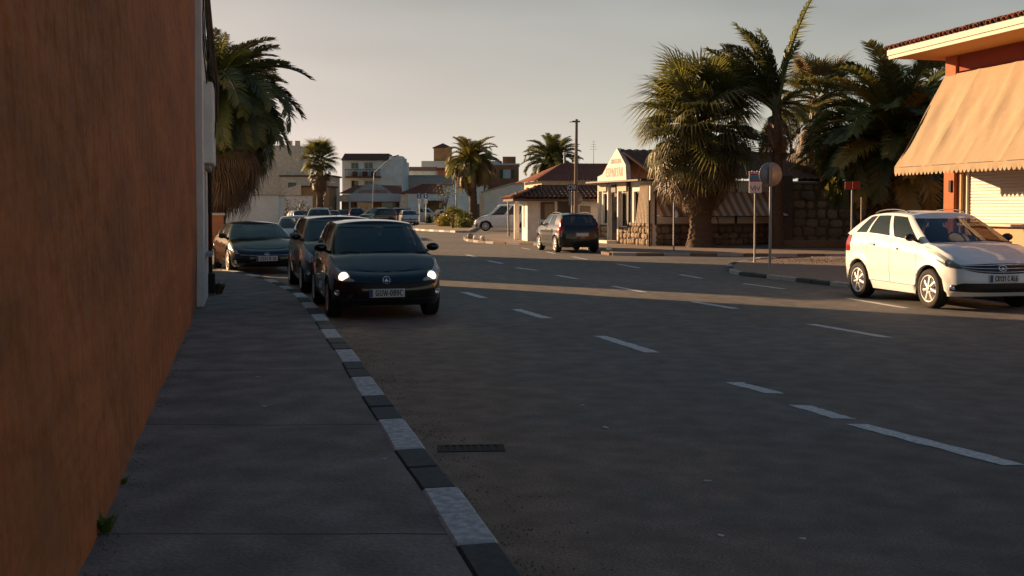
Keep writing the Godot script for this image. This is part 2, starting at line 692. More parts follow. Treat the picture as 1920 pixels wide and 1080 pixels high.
	# door mirrors
	for sg: float in [-1.0, 1.0]:
		mb = MB.new()
		var mc := sh.house(sg * (b1 + 0.045), 0.10) + Vector3(-sg * 0.13, 0.04, 0.02)
		var rows := []
		for i in 7:
			var row := []
			var f := i / 6.0 * PI
			for j in 10:
				var g := j / 10.0 * TAU
				var e := Vector3(cos(g) * sin(f) * 0.105, sin(g) * sin(f) * 0.068, -cos(f) * 0.065)
				e.z = maxf(e.z, -0.035)
				row.append(mc + e)
			rows.append(row)
		mb.grid(rows, true)
		mb.tube([mc + Vector3(sg * 0.04, -0.03, 0), sh.house(sg * (b1 + 0.035), 0.04)], [0.022, 0.028], 6)
		var mi := obj("door_mirror", mb.done(), p.get("mirror_mat", body_mat), root)
		mb = MB.new()
		mb.lathe([[0.001, 0.0], [0.062, 0.0], [0.066, 0.006]], 14, Transform3D(Basis(Vector3.RIGHT, PI / 2) * Basis.from_scale(Vector3(1.35, 1, 0.85)), mc + Vector3(0, 0, -0.042)))
		obj("mirror_glass", mb.done(), M.mirror, mi)
	# lamps
	for sg: float in [-1.0, 1.0]:
		mb = MB.new()
		var h: Array = p.head      # [a0, a1, v bottom curve, v top curve]
		sh.patch(mb, sg * h[0], sg * h[1], h[2], h[3], 10, 5, 0.004)
		var hl := obj("headlight", mb.done(), p.get("housing", M.lamp_reflector), root)
		if q > 1:
			var hc := sh.skirt(sg * lerpf(h[0], h[1], p.get("bulb_at", 0.42)), lerpf(crv(h[2], 0.42), crv(h[3], 0.42), 0.48), 0.004)
			var n := (sh.skirt(sg * lerpf(h[0], h[1], 0.42), 0.8, 0.05) - sh.skirt(sg * lerpf(h[0], h[1], 0.42), 0.8)).normalized()
			n = (n + Vector3(0, 0, 1.2)).normalized()
			var xf := Transform3D(Basis(Quaternion(Vector3.UP, n)), hc)
			mb = MB.new()
			var br: float = p.get("bulb_r", 0.05)
			mb.lathe([[0.001, 0.014], [br * 0.5, 0.012], [br * 0.9, 0.004], [br, -0.006]], 16, xf)
			var lit: bool = p.get("lit", false)
			obj("lamp_bulb", mb.done(), M.headlamp_lit if lit else M.lamp_glass, hl)
			mb = MB.new()
			mb.lathe([[br, -0.008], [br * 1.12, 0.010], [br * 1.22, 0.008], [br * 1.3, -0.01]], 18, xf)
			obj("lamp_ring", mb.done(), M.chrome, hl)
			mb = MB.new()
			sh.patch(mb, sg * h[0], sg * h[1], h[2], h[3], 10, 5, 0.026)
			obj("lens_cover", mb.done(), M.clear_glass, hl)
			if lit:
				var li := SpotLight3D.new()
				li.name = "headlamp_light"
				li.light_color = Color(1.0, 0.93, 0.80)
				li.light_energy = 0.06
				li.spot_angle = 32.0
				li.spot_range = 40.0
				li.spot_attenuation = 2.0
				li.light_size = 0.05
				li.shadow_enabled = true
				root.add_child(li, true)
				li.position = hc + n * 0.06
				li.rotation = Vector3(deg_to_rad(-7.0), PI, 0)
		mb = MB.new()
		var tl: Array = p.taillight
		sh.patch(mb, sg * tl[0], sg * tl[1], tl[2], tl[3], 6, 5, 0.006)
		if tl.size() > 4:
			sh.glass(mb, sg * tl[4], sg * tl[5], -0.02, tl[6], 4, 6, 0.02)
		obj("tail_light", mb.done(), M.tail_red, root)
	# nose furniture
	if p.has("grille"):
		var g: Array = p.grille      # [a half width, v0, v1, slats]
		mb = MB.new()
		sh.patch(mb, -g[0], g[0], g[1], g[2], 22, 5, 0.005)
		var gr := obj("grille", mb.done(), M.black_plastic, root)
		var gn: int = g[3]
		for k in gn:
			mb = MB.new()
			var f0 := (k + 0.5) / gn
			var rows := []
			for i in 25:
				var s := lerpf(-g[0], g[0], i / 24.0)
				var e := i / 24.0
				var va: float = crv(g[1], e) if g[1] is Array else g[1]
				var vb: float = crv(g[2], e) if g[2] is Array else g[2]
				var row := []
				for o in [[-0.008, 0.006], [-0.008, 0.020], [0.008, 0.020], [0.008, 0.006]]:
					row.append(sh.skirt(s, clampf(lerpf(va, vb, f0) + o[0], 0, 1), o[1]))
				rows.append(row)
			mb.grid(rows)
			obj("grille_slat", mb.done(), p.get("slat_mat", M.black_plastic), gr)
	if p.has("intake"):
		var g: Array = p.intake
		mb = MB.new()
		sh.patch(mb, -g[0], g[0], g[1], g[2], 22, 4, 0.005)
		obj("lower_intake", mb.done(), M.black_plastic, root)
	if p.has("fog"):
		for sg: float in [-1.0, 1.0]:
			var c := sh.skirt(sg * p.fog[0], p.fog[1], 0.006)
			mb = MB.new()
			var xf := Transform3D(Basis(Quaternion(Vector3.UP, Vector3(sg * -0.3, 0, 1).normalized())), c)
			mb.lathe([[0.001, 0.012], [0.030, 0.008], [0.032, 0.018], [0.042, 0.018], [0.046, -0.02]], 14, xf)
			obj("fog_lamp", mb.done(), M.chrome, root)
	if p.has("badge"):
		var c := sh.skirt(0.001, p.badge[0], 0.012)
		var bx: float = p.badge[1]
		var bz: float = p.badge[2]
		var xf := Transform3D(Basis(Vector3.RIGHT, PI / 2 - 0.25) * Basis.from_scale(Vector3(bx, 1, bz)), c)
		mb = MB.new()
		mb.lathe([[1.0, -0.02], [1.0, 0.012], [0.92, 0.016], [0.80, 0.012], [0.78, 0.0]], 24, xf)
		var bd := obj("badge", mb.done(), M.chrome, root)
		mb = MB.new()
		mb.lathe([[0.001, 0.004], [0.80, 0.004]], 20, xf)
		obj("badge_field", mb.done(), M.badge_blue, bd)
		mb = MB.new()
		mb.prism(PackedVector2Array([Vector2(-0.5, -0.3), Vector2(-0.3, 0.05), Vector2(-0.12, 0.1), Vector2(0, 0.62), Vector2(0.12, 0.1), Vector2(0.3, 0.05), Vector2(0.5, -0.3), Vector2(0, -0.45)]), 0.004, 0.012, Transform3D(Basis(Vector3.RIGHT, -0.25) * Basis.from_scale(Vector3(bx, bz, 1)), c))
		obj("badge_emblem", mb.done(), M.chrome, bd)
	if p.has("plate"):
		var pl: Array = p.plate      # [v, text, front]
		var c := sh.skirt(0.001, pl[0], 0.02) if pl[2] else sh.skirt(0.999, pl[0], 0.02)
		var b := Basis() if pl[2] else Basis(Vector3.UP, PI)
		mb = MB.new()
		mb.bevel(c, Vector3(0.52, 0.125, 0.014), 0.004, b)
		var np := obj("number_plate", mb.done(), M.plate_white, root)
		mb = MB.new()
		mb.box(c + b * Vector3(-0.235, 0, 0.0085), Vector3(0.045, 0.112, 0.003), b)
		obj("plate_band", mb.done(), M.plate_blue, np)
		if pl[1]:
			letters("plate_text", pl[1], 0.085, M.plate_ink, np, c + b * Vector3(0.025, 0.0, 0.009), 0.004, 0.40, false, b)
	if p.has("antenna"):
		mb = MB.new()
		var c: Vector3 = sh.at(p.antenna, 0, p.H - 0.02)
		mb.tube([c, c + Vector3(0, 0.12, -0.10), c + Vector3(0, 0.26, -0.20)], [0.006, 0.004, 0.002], 5)
		obj("antenna", mb.done(), M.black_plastic, root)
	if p.get("rails", false):
		for sg: float in [-1.0, 1.0]:
			mb = MB.new()
			var pts := []
			var rad := []
			for k in 9:
				var a := lerpf(0.30, 0.78, k / 8.0)
				pts.append(sh.house(sg * a, 1.0) + Vector3(sg * 0.05, 0.03 + 0.035 * pow(sin(k / 8.0 * PI), 0.4), 0))
				rad.append(0.014)
			mb.tube(pts, rad, 6)
			obj("roof_rail", mb.done(), M.black_plastic, root)
	return root


# ---------------------------------------------------------------- palms and shrubs
func pinnate(sd: int, length: float, droop: float, pairs: int, leaflet: float, sway := 0.0, hang := 0.25) -> ArrayMesh:
	var r := RandomNumberGenerator.new()
	r.seed = sd
	var mb := MB.new()
	var n := 12
	var pts := [Vector3.ZERO]
	var rad := [0.045]
	for i in n:
		var t := (i + 1.0) / n
		var an := 0.10 - droop * pow(t, 1.5)
		var sd2 := sway * t * t
		pts.append(pts[i] + Vector3(sin(sd2) * cos(an), sin(an), cos(sd2) * cos(an)) * length / n)
		rad.append(lerpf(0.030, 0.005, t))
	mb.tube(pts, rad, 4, false)
	mb.flat()
	for k in pairs:
		var t := 0.14 + 0.86 * (k + 0.5) / pairs
		var f := t * n
		var i := mini(int(f), n - 1)
		var b: Vector3 = pts[i].lerp(pts[i + 1], f - i)
		var tan: Vector3 = (pts[i + 1] - pts[i]).normalized()
		var side: Vector3 = Vector3.UP.cross(tan).normalized()
		var nrm := tan.cross(side).normalized()
		var ll := leaflet * (0.30 + 0.70 * sin(PI * clampf(t * 0.86 + 0.10, 0.0, 1.0))) * r.randf_range(0.85, 1.1)
		for s: float in [-1.0, 1.0]:
			var d := (side * s * r.randf_range(0.75, 0.95) + tan * r.randf_range(0.45, 0.75) + nrm * r.randf_range(0.10, 0.45)).normalized()
			var wv := (tan - d * tan.dot(d)).normalized() * 0.0085
			var m := b + d * ll * 0.5
			var tip := b + d * ll * 0.96 + Vector3(0, -ll * hang * r.randf_range(0.4, 1.4), 0)
			mb.quad(b - wv * 0.6, b + wv * 0.6, m + wv, m - wv)
			mb.tri(m - wv, m + wv, tip)
	return mb.done()


func fan_leaf(sd: int, petiole: float, radius: float, segs: int, spread: float, droop: float, fold := 0.25) -> ArrayMesh:
	var r := RandomNumberGenerator.new()
	r.seed = sd
	var mb := MB.new()
	var hub := Vector3(0, -petiole * 0.06, petiole)
	mb.tube([Vector3.ZERO, hub * 0.5 + Vector3(0, petiole * 0.04, 0), hub], [0.035, 0.022, 0.014], 4, false)
	mb.flat()
	var da := spread / segs
	for i in segs:
		var an := -spread * 0.5 + da * (i + 0.5)
		var at := func(a: float, q: float, lift: float) -> Vector3:
			var rr := radius * q
			return hub + Vector3(sin(a) * rr, lift + fold * rr * absf(sin(a)) - droop * rr * pow(q, 1.6) * (0.5 + 0.5 * absf(sin(a))), cos(a) * rr)
		var ln := r.randf_range(0.82, 1.04) * (1.0 - 0.22 * pow(absf(an) / (spread * 0.5), 2.0))
		var h := da * 0.5
		var e1: Vector3 = at.call(an - h, 0.46 * ln, 0.0)
		var e2: Vector3 = at.call(an + h, 0.46 * ln, 0.0)
		var mid: Vector3 = at.call(an, 0.44 * ln, 0.025)
		mb.tri(hub, e1, mid)
		mb.tri(hub, mid, e2)
		var k1: Vector3 = at.call(an - h * 0.42, 0.74 * ln, 0.0)
		var k2: Vector3 = at.call(an + h * 0.42, 0.74 * ln, 0.0)
		var e1s := mid.lerp(e1, 0.75)
		var e2s := mid.lerp(e2, 0.75)
		mb.quad(e1s, e2s, k2, k1)
		var tip: Vector3 = at.call(an + r.randf_range(-0.03, 0.03), ln, 0.0)
		tip.y -= radius * 0.22 * r.randf_range(0.2, 1.2)
		mb.tri(k1, k2, tip)
	return mb.done()


func palm_trunk(parent: Node3D, pts: Array, r0: float, r1: float, m: Material, rings := 40, rough := 0.02) -> void:
	var mb := MB.new()
	var c := Curve3D.new()
	for p in pts:
		c.add_point(p)
	var rows := []
	var length := c.get_baked_length()
	var nn := noise(2.2, 3, 5)
	for i in rings * 3 + 1:
		var t := i / float(rings * 3)
		var p := c.sample_baked(t * length)
		var r := lerpf(r0, r1, t) * (1.0 + 0.35 * exp(-t * length / 0.35)) + (rough if i % 3 == 1 else 0.0)
		var row := []
		for s in 16:
			var an := TAU * s / 16.0
			var k := 1.0 + 0.10 * nn.get_noise_3d(cos(an) * 2.0, t * length * 2.0, sin(an) * 2.0)
			row.append(p + Vector3(cos(an), 0, sin(an)) * r * k)
		rows.append(row)
	mb.grid(rows, true)
	obj("trunk", mb.done(), m, parent)


# leaves set round a head: pitch runs from top to bottom of the crown
func add_leaves(parent: Node3D, called: String, head: Vector3, n: int, meshes: Array, mats: Array, p_hi: float, p_lo: float, size: Array, spread := 0.12, drop := 0.0, wind := 0.0, wind_az := 0.0, arc := TAU, arc_mid := 0.0) -> void:
	for i in n:
		var t := (i + 0.5) / n
		var az := arc_mid + fposmod(i * 2.399963 + rnd(-0.25, 0.25), TAU) / TAU * arc - arc * 0.5
		var pitch := lerpf(p_hi, p_lo, pow(t, 0.9)) + rnd(-0.13, 0.13)
		if wind > 0.0:
			var d := angle_difference(az, wind_az)
			az += d * wind * (0.5 + 0.5 * absf(sin(d)))
			pitch += wind * 0.5 * (-cos(d)) * 0.5
		var b := Basis(Vector3.UP, az) * Basis(Vector3.RIGHT, -pitch) * Basis(Vector3.BACK, rnd(-0.35, 0.35))
		var s := rnd(size[0], size[1])
		var o := head + Vector3(sin(az), 0, cos(az)) * spread * rnd(0.4, 1.0) + Vector3(0, -drop * t + rnd(-0.05, 0.05), 0)
		obj(called, meshes[rng.randi() % meshes.size()], mats[rng.randi() % mats.size()], parent, Transform3D(b.scaled(Vector3(s, s, s)), o))


# a leafy shrub: many small leaves through an uneven volume, on a few stems
func shrub(called: String, label: String, category: String, at: Vector3, size: Vector3, n: int, leaf: float, m: Material, sd: int, group := "") -> Node3D:
	var r := RandomNumberGenerator.new()
	r.seed = sd
	var t := thing(called, label, category, at, 0.0, group)
	var mb := MB.new()
	var nn := noise(1.6, 3, sd)
	mb.flat()
	for i in n:
		var d := Vector3(r.randfn(), absf(r.randfn()), r.randfn()).normalized()
		var k := 0.72 + 0.45 * nn.get_noise_3dv(d * 1.3)
		var p := d * k * pow(r.randf(), 0.28) * size * Vector3(0.5, 1.0, 0.5)
		p.y = maxf(p.y, 0.02)
		var a := Vector3(r.randfn(), r.randfn(), r.randfn()).normalized()
		var b := a.cross(Vector3(r.randfn(), r.randfn(), r.randfn())).normalized()
		var s := leaf * r.randf_range(0.6, 1.3)
		mb.quad(p - a * s, p + b * s * 0.45, p + a * s, p - b * s * 0.45)
	obj("foliage", mb.done(), m, t)
	for i in 4:
		mb = MB.new()
		var d := Vector3(r.randf_range(-0.3, 0.3) * size.x, size.y * 0.6, r.randf_range(-0.3, 0.3) * size.z)
		mb.tube([Vector3(d.x * 0.1, -0.02, d.z * 0.1), d * 0.5, d], [0.03, 0.02, 0.01], 5)
		obj("stem", mb.done(), M.bark, t)
	return t


func tuft(called: String, label: String, at: Vector3, h: float, n: int, m: Material, sd: int) -> void:
	var r := RandomNumberGenerator.new()
	r.seed = sd
	var mb := MB.new()
	mb.flat()
	for i in n:
		var az := r.randf() * TAU
		var o := Vector3(cos(az), 0, sin(az))
		var b := o * r.randf() * h * 0.22
		var hh := h * r.randf_range(0.5, 1.1)
		var k := o.cross(Vector3.UP) * h * 0.05
		var m1 := b + o * hh * 0.25 + Vector3(0, hh * 0.6, 0)
		var tip := b + o * hh * r.randf_range(0.35, 0.8) + Vector3(0, hh * r.randf_range(0.6, 1.0), 0)
		mb.quad(b - k, b + k, m1 + k * 1.2, m1 - k * 1.2)
		mb.tri(m1 - k * 1.2, m1 + k * 1.2, tip)
	var o := obj(called, mb.done(), m, self, Transform3D(Basis(), at))
	tag(o, label, "weed")


# ---------------------------------------------------------------- building helpers
# a wall in the xy plane from (x0, y0) to (x1, y1), front face at z, thick backwards, with rectangular openings [x0, y0, x1, y1]
func wall(mb: MB, x0: float, x1: float, y0: float, y1: float, z: float, thick: float, holes := []) -> void:
	var xs := [x0, x1]
	var ys := [y0, y1]
	for h in holes:
		xs.append_array([h[0], h[2]])
		ys.append_array([h[1], h[3]])
	xs.sort()
	ys.sort()
	for i in xs.size() - 1:
		for j in ys.size() - 1:
			if xs[i + 1] - xs[i] < 0.001 or ys[j + 1] - ys[j] < 0.001:
				continue
			var cx: float = (xs[i] + xs[i + 1]) * 0.5
			var cy: float = (ys[j] + ys[j + 1]) * 0.5
			if cx < x0 or cx > x1 or cy < y0 or cy > y1:
				continue
			var open := false
			for h in holes:
				if cx > h[0] and cx < h[2] and cy > h[1] and cy < h[3]:
					open = true
			if not open:
				mb.box(Vector3(cx, cy, z - thick * 0.5), Vector3(xs[i + 1] - xs[i], ys[j + 1] - ys[j], thick))


# window > frame, pane, sill in an opening
func window(parent: Node3D, h: Array, z: float, frame_mat: Material, pane_mat: Material, mullions := 1, sill := true, deep := 0.12, called := "window") -> Node3D:
	var mb := MB.new()
	var w: float = h[2] - h[0]
	var ht: float = h[3] - h[1]
	var c := Vector3((h[0] + h[2]) * 0.5, (h[1] + h[3]) * 0.5, z - deep)
	var f := 0.055
	mb.box(c + Vector3(-w * 0.5 + f * 0.5, 0, 0), Vector3(f, ht, 0.06))
	mb.box(c + Vector3(w * 0.5 - f * 0.5, 0, 0), Vector3(f, ht, 0.06))
	mb.box(c + Vector3(0, ht * 0.5 - f * 0.5, 0), Vector3(w - f * 2, f, 0.058))
	mb.box(c + Vector3(0, -ht * 0.5 + f * 0.5, 0), Vector3(w - f * 2, f, 0.058))
	for k in mullions:
		mb.box(c + Vector3(-w * 0.5 + w * (k + 1.0) / (mullions + 1.0), 0, 0), Vector3(f * 0.8, ht - f * 2, 0.05))
	var o := obj(called, mb.done(), frame_mat, parent)
	mb = MB.new()
	mb.box(c + Vector3(0, 0, -0.01), Vector3(w - f, ht - f, 0.012))
	obj("pane", mb.done(), pane_mat, o)
	if sill:
		mb = MB.new()
		mb.box(Vector3(c.x, h[1] - 0.03, z + 0.03), Vector3(w + 0.16, 0.055, 0.16))
		obj("sill", mb.done(), M.plaster_grey, o)
	return o


func tile_mesh(length: float, r: float) -> ArrayMesh:
	var mb := MB.new()
	var rows := []
	for e in 2:
		var row := []
		for s in 9:
			var an := PI * s / 8.0
			var rr := r * (1.0 if e == 0 else 0.82)
			row.append(Vector3(cos(an) * rr, sin(an) * rr, -e * length))
		rows.append(row)
	mb.grid(rows)
	# inner skin and lip
	var inner := []
	for row in rows:
		var q := []
		for v in row:
			q.append(Vector3(v.x * 0.84, v.y * 0.84, v.z))
		inner.append(q)
	mb.grid([inner[1], inner[0]])
	mb.flat()
	for s in 8:
		mb.quad(rows[0][s], inner[0][s], inner[0][s + 1], rows[0][s + 1])
	return mb.done()


func stone_mesh(sd: int) -> ArrayMesh:
	var r := RandomNumberGenerator.new()
	r.seed = sd
	var mb := MB.new()
	var n := 9
	var rings := []
	var radii := []
	for i in n:
		radii.append(r.randf_range(0.82, 1.08))
	for lv in [[1.0, -0.3], [1.0, 0.35], [0.86, 0.72], [0.5, 1.0]]:
		var ring := []
		for i in n:
			var an := TAU * i / n
			var q := Vector2(cos(an), sin(an))
			var sq := 1.0 / maxf(absf(q.x), absf(q.y))
			var k: float = lv[0] * radii[i] * lerpf(1.0, sq, 0.55) * 0.5
			ring.append(Vector3(q.x * k, q.y * k, lv[1] + r.randf_range(-0.08, 0.08)))
		rings.append(ring)
	mb.grid(rings, true)
	for i in n:
		mb.tri(rings[3][i], rings[3][(i + 1) % n], Vector3(0, 0, 1.02))
	return mb.done()


# rubble facing on a wall in the xy plane at z
func rubble(parent: Node3D, x0: float, x1: float, y0: float, y1: float, z: float, size: float, meshes: Array, mats: Array) -> void:
	var y := y0
	while y < y1 - size * 0.35:
		var h := minf(size * rnd(0.75, 1.15), y1 - y)
		var x := x0 + rnd(-size * 0.3, 0.0)
		while x < x1 - size * 0.2:
			var w := size * rnd(0.8, 1.7)
			var a := maxf(x, x0)
			var b := minf(x + w, x1)
			if b - a > size * 0.25:
				var o := obj("stone", meshes[rng.randi() % meshes.size()], mats[rng.randi() % mats.size()], parent)
				var turn := Basis(Vector3.BACK, rnd(-0.12, 0.12) + (PI if rng.randf() < 0.5 else 0.0))
				o.transform = Transform3D(turn * Basis.from_scale(Vector3((b - a) * 0.96, h * 1.0, rnd(0.05, 0.11))), Vector3((a + b) * 0.5, y + h * 0.5 + rnd(-0.03, 0.03), z))
			x += w
		y += h


# a strip of pavement: outline in world x, depth; raised by h, with its own skirt
func slab(called: String, label: String, poly: Array, y0: float, y1: float, m: Material) -> MeshInstance3D:
	var mb := MB.new()
	var pv := PackedVector2Array()
	for p in poly:
		pv.append(Vector2(p[0], p[1]))
	if Geometry2D.is_polygon_clockwise(pv):
		pv.reverse()
	# polygon xy -> world x, -z
	mb.prism(pv, y0, y1, Transform3D(Basis(Vector3(1, 0, 0), Vector3(0, 0, -1), Vector3(0, 1, 0)), Vector3.ZERO))
	var o := obj(called, mb.done(), m, self)
	tag(o, label, "", "", "structure")
	return o


# kerb stones along a line of [x, depth]; the road lies to the right of the walking direction when side is 1
func kerb(parent: Node3D, line: Array, y1: float, width: float, length: float, mats: Array, run: int, start := 0, side := 1.0, gap := 0.012) -> void:
	var c := Curve3D.new()
	for p in line:
		c.add_point(V(p[0], 0, p[1]))
	# soften the bends
	for i in range(1, line.size() - 1):
		var t := (c.get_point_position(i + 1) - c.get_point_position(i - 1)) * 0.16
		c.set_point_in(i, -t)
		c.set_point_out(i, t)
	var total := c.get_baked_length()
	var n := int(total / length)
	for k in n:
		var a := c.sample_baked(k * length)
		var b := c.sample_baked(minf((k + 1) * length, total))
		var d := (b - a).normalized()
		var right := d.cross(Vector3.UP)
		var mid := (a + b) * 0.5 + right * side * width * 0.5
		var mb := MB.new()
		mb.bevel(Vector3(0, y1 * 0.5 - 0.05, 0), Vector3(width + rnd(-0.006, 0.006), y1 + 0.1, length - gap), 0.016)
		var o := obj("kerb_stone", mb.done(), mats[((k + start) / run) % mats.size()], parent)
		o.transform = Transform3D(Basis(right, Vector3.UP, -d), mid + Vector3(0, rnd(-0.006, 0.006), 0))


# ---------------------------------------------------------------- scene
const SUN_AZ := Vector2(-0.80, 0.60)      # towards the sun: x, depth
const SUN_EL := 12.0


func _ready() -> void:
	rng.seed = 20240611
	setup_camera_and_light()
	materials()
	ground()
	left_buildings()
	right_building()
	restaurant()
	hut()
	far_buildings()
	palms()
	cars()
	street_furniture()
	small_things()


func setup_camera_and_light() -> void:
	var cam := Camera3D.new()
	cam.name = "camera"
	add_child(cam)
	cam.position = Vector3(0, 1.65, 0)
	cam.rotation_degrees.x = -2.1
	cam.projection = Camera3D.PROJECTION_FRUSTUM
	cam.near = 0.1
	cam.far = 2000.0
	cam.size = 2.0 * 0.1 * 540.0 / 2050.0
	cam.frustum_offset = Vector2(0, -0.1 * 74.83 / 2050.0)
	cam.current = true

	var to_sun := Vector3(SUN_AZ.x * cos(deg_to_rad(SUN_EL)), sin(deg_to_rad(SUN_EL)), -SUN_AZ.y * cos(deg_to_rad(SUN_EL))).normalized()
	var sun := DirectionalLight3D.new()
	sun.name = "sun"
	add_child(sun)
	sun.look_at_from_position(to_sun * 100.0, Vector3.ZERO, Vector3.UP)
	sun.light_color = lin(1.0, 0.62, 0.33)
	sun.light_energy = 1.6
	sun.light_angular_distance = 0.5
	sun.shadow_enabled = true

	# evening sky: pale blue-grey air, a warm band along the horizon, brighter round the sun, thin streaks of cirrus
	var w := 1024
	var h := 512
	var im := Image.create(w, h, false, Image.FORMAT_RGBF)
	var cir := noise(1.3, 5, 11)
	for y in h:
		var el := PI * 0.5 - (y + 0.5) / h * PI
		for x in w:
			var az := (x + 0.5) / w * TAU
			# the panorama's first column looks along -z
			var d := Vector3(sin(az) * cos(el), sin(el), -cos(az) * cos(el))
			var g := exp(-rad_to_deg(d.angle_to(to_sun)) / 20.0)
			var hz := exp(-maxf(rad_to_deg(el), 0.0) / 12.0)
			var c := Vector3(0.025, 0.085, 0.195) + Vector3(0.70, 0.63, 0.35) * hz + Vector3(1.6, 0.05, 1.3) * hz * g + Vector3(1.1, 1.25, 0.45) * g
			var s := cir.get_noise_3d(d.x * 2.2 + d.z * 1.1, d.y * 14.0, d.z * 2.2)
			c *= 1.0 + 0.16 * s * smoothstep(0.0, 0.2, el)
			im.set_pixel(x, y, Color(c.x, c.y, c.z))
	var env := Environment.new()
	env.background_mode = Environment.BG_SKY
	var sky := Sky.new()
	var pm := PanoramaSkyMaterial.new()
	pm.panorama = ImageTexture.create_from_image(im)
	sky.sky_material = pm
	env.sky = sky
	env.background_energy_multiplier = 0.46
	env.tonemap_mode = Environment.TONE_MAPPER_LINEAR
	env.tonemap_exposure = 2.17
	env.sdfgi_enabled = true
	env.ssao_enabled = true
	env.ssil_enabled = true
	var we := WorldEnvironment.new()
	we.name = "environment"
	we.environment = env
	add_child(we)


func materials() -> void:
	# asphalt: fine stone grain over broad worn patches
	var fine := noise_image(512, [[0.22, 0.34, 1.0, 2, 3], [0.012, 0.48, 1.0, 5, 4]])
	var a := textured("asphalt", ramp_texture(fine, lin(0.085, 0.079, 0.073), lin(0.56, 0.52, 0.475)), Vector3(0.42, 0.42, 0.42), 0.82, normal_texture(noise_image(512, [[0.25, 0.2, 1.0, 2, 9]]), 2.0), 0.5)
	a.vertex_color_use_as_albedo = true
	var broad := noise_image(512, [[0.010, 0.52, 1.0, 5, 21], [0.12, 0.75, 1.0, 3, 22]])
	textured("concrete", ramp_texture(broad, lin(0.036, 0.032, 0.028), lin(0.37, 0.325, 0.28)), Vector3(0.33, 0.33, 0.33), 0.88, normal_texture(noise_image(512, [[0.18, 0.2, 1.0, 3, 10]]), 2.0), 0.45)
	textured("paving_pink", ramp_texture(broad, lin(0.10, 0.075, 0.06), lin(0.30, 0.225, 0.175)), Vector3(0.5, 0.5, 0.5), 0.9)
	textured("dirt", ramp_texture(broad, lin(0.05, 0.038, 0.026), lin(0.20, 0.145, 0.095)), Vector3(0.25, 0.25, 0.25), 0.95)
	textured("sand", ramp_texture(noise_image(256, [[0.2, 0.6, 1.0, 2, 31]]), lin(0.09, 0.062, 0.038), lin(0.26, 0.18, 0.11)), Vector3(0.6, 0.6, 0.6), 0.95)
	# old ochre plaster, streaked down by rain
	var streak := noise_image(1024, [[0.014, 0.80, 1.0, 5, 41], [0.05, 0.88, 1.0, 3, 42]], Vector2(1.0, 0.22))
	var blotch := noise_image(1024, [[0.006, 0.42, 1.0, 6, 43], [0.05, 0.66, 1.0, 5, 44]])
	var sd := streak.get_data()
	var bd := blotch.get_data()
	for i in sd.size():
		sd[i] = int(sd[i] * bd[i] / 255.0)
	var both := Image.create_from_data(1024, 1024, false, Image.FORMAT_RGB8, sd)
	var rel := normal_texture(noise_image(512, [[0.035, 0.2, 1.0, 5, 45]]), 6.0)
	var mottle := noise_image(1024, [[0.008, 0.58, 1.0, 5, 47], [0.05, 0.76, 1.0, 5, 48], [0.25, 0.80, 1.0, 2, 49]], Vector2(0.30, 1.0))
	textured("plaster_orange", ramp_texture(mottle, lin(0.06, 0.018, 0.007), lin(0.70, 0.225, 0.050)), Vector3(0.15, 0.15, 0.15), 0.92, rel, 0.7)
	textured("plaster_white", ramp_texture(both, lin(0.58, 0.55, 0.50), lin(1.0, 0.97, 0.90)), Vector3(0.3, 0.3, 0.3), 0.9)
	textured("plaster_cream", ramp_texture(both, lin(0.42, 0.34, 0.24), lin(0.95, 0.83, 0.64)), Vector3(0.3, 0.3, 0.3), 0.9)
	textured("plaster_brown", ramp_texture(both, lin(0.14, 0.060, 0.030), lin(0.44, 0.21, 0.11)), Vector3(0.12, 0.12, 0.12), 0.9)
	textured("plaster_tan", ramp_texture(both, lin(0.20, 0.115, 0.05), lin(0.48, 0.30, 0.15)), Vector3(0.12, 0.12, 0.12), 0.9)
	textured("plaster_pale", ramp_texture(both, lin(0.40, 0.46, 0.46), lin(0.76, 0.86, 0.85)), Vector3(0.12, 0.12, 0.12), 0.9)
	textured("plaster_grey", ramp_texture(broad, lin(0.18, 0.18, 0.17), lin(0.46, 0.45, 0.43)), Vector3(0.4, 0.4, 0.4), 0.9)
	textured("plaster_teal", ramp_texture(broad, lin(0.14, 0.19, 0.19), lin(0.34, 0.42, 0.41)), Vector3(0.2, 0.2, 0.2), 0.9)
	textured("pillar_red", ramp_texture(broad, lin(0.30, 0.075, 0.025), lin(0.60, 0.165, 0.060)), Vector3(0.7, 0.7, 0.7), 0.85)
	textured("kerb_white", ramp_texture(noise_image(512, [[0.03, 0.45, 1.0, 5, 51], [0.2, 0.75, 1.0, 2, 52]]), lin(0.10, 0.11, 0.11), lin(1.0, 1.0, 0.96)), Vector3(0.9, 0.9, 0.9), 0.8)
	textured("kerb_dark", ramp_texture(noise_image(512, [[0.03, 0.4, 1.0, 5, 53], [0.2, 0.75, 1.0, 2, 54]]), lin(0.006, 0.012, 0.016), lin(0.055, 0.078, 0.088)), Vector3(0.9, 0.9, 0.9), 0.75)
	textured("road_paint", ramp_texture(noise_image(512, [[0.05, 0.35, 1.0, 5, 55], [0.3, 0.7, 1.0, 2, 56]]), lin(0.20, 0.21, 0.21), lin(1.0, 1.0, 0.98)), Vector3(0.8, 0.8, 0.8), 0.7)
	textured("tile_red", ramp_texture(noise_image(256, [[0.03, 0.4, 1.0, 4, 61], [0.2, 0.75, 1.0, 2, 62]]), lin(0.06, 0.018, 0.010), lin(0.36, 0.105, 0.05)), Vector3(0.5, 0.5, 0.5), 0.85)
	textured("tile_brown", ramp_texture(noise_image(256, [[0.03, 0.4, 1.0, 4, 63], [0.2, 0.75, 1.0, 2, 64]]), lin(0.03, 0.014, 0.010), lin(0.20, 0.080, 0.050)), Vector3(0.5, 0.5, 0.5), 0.88)
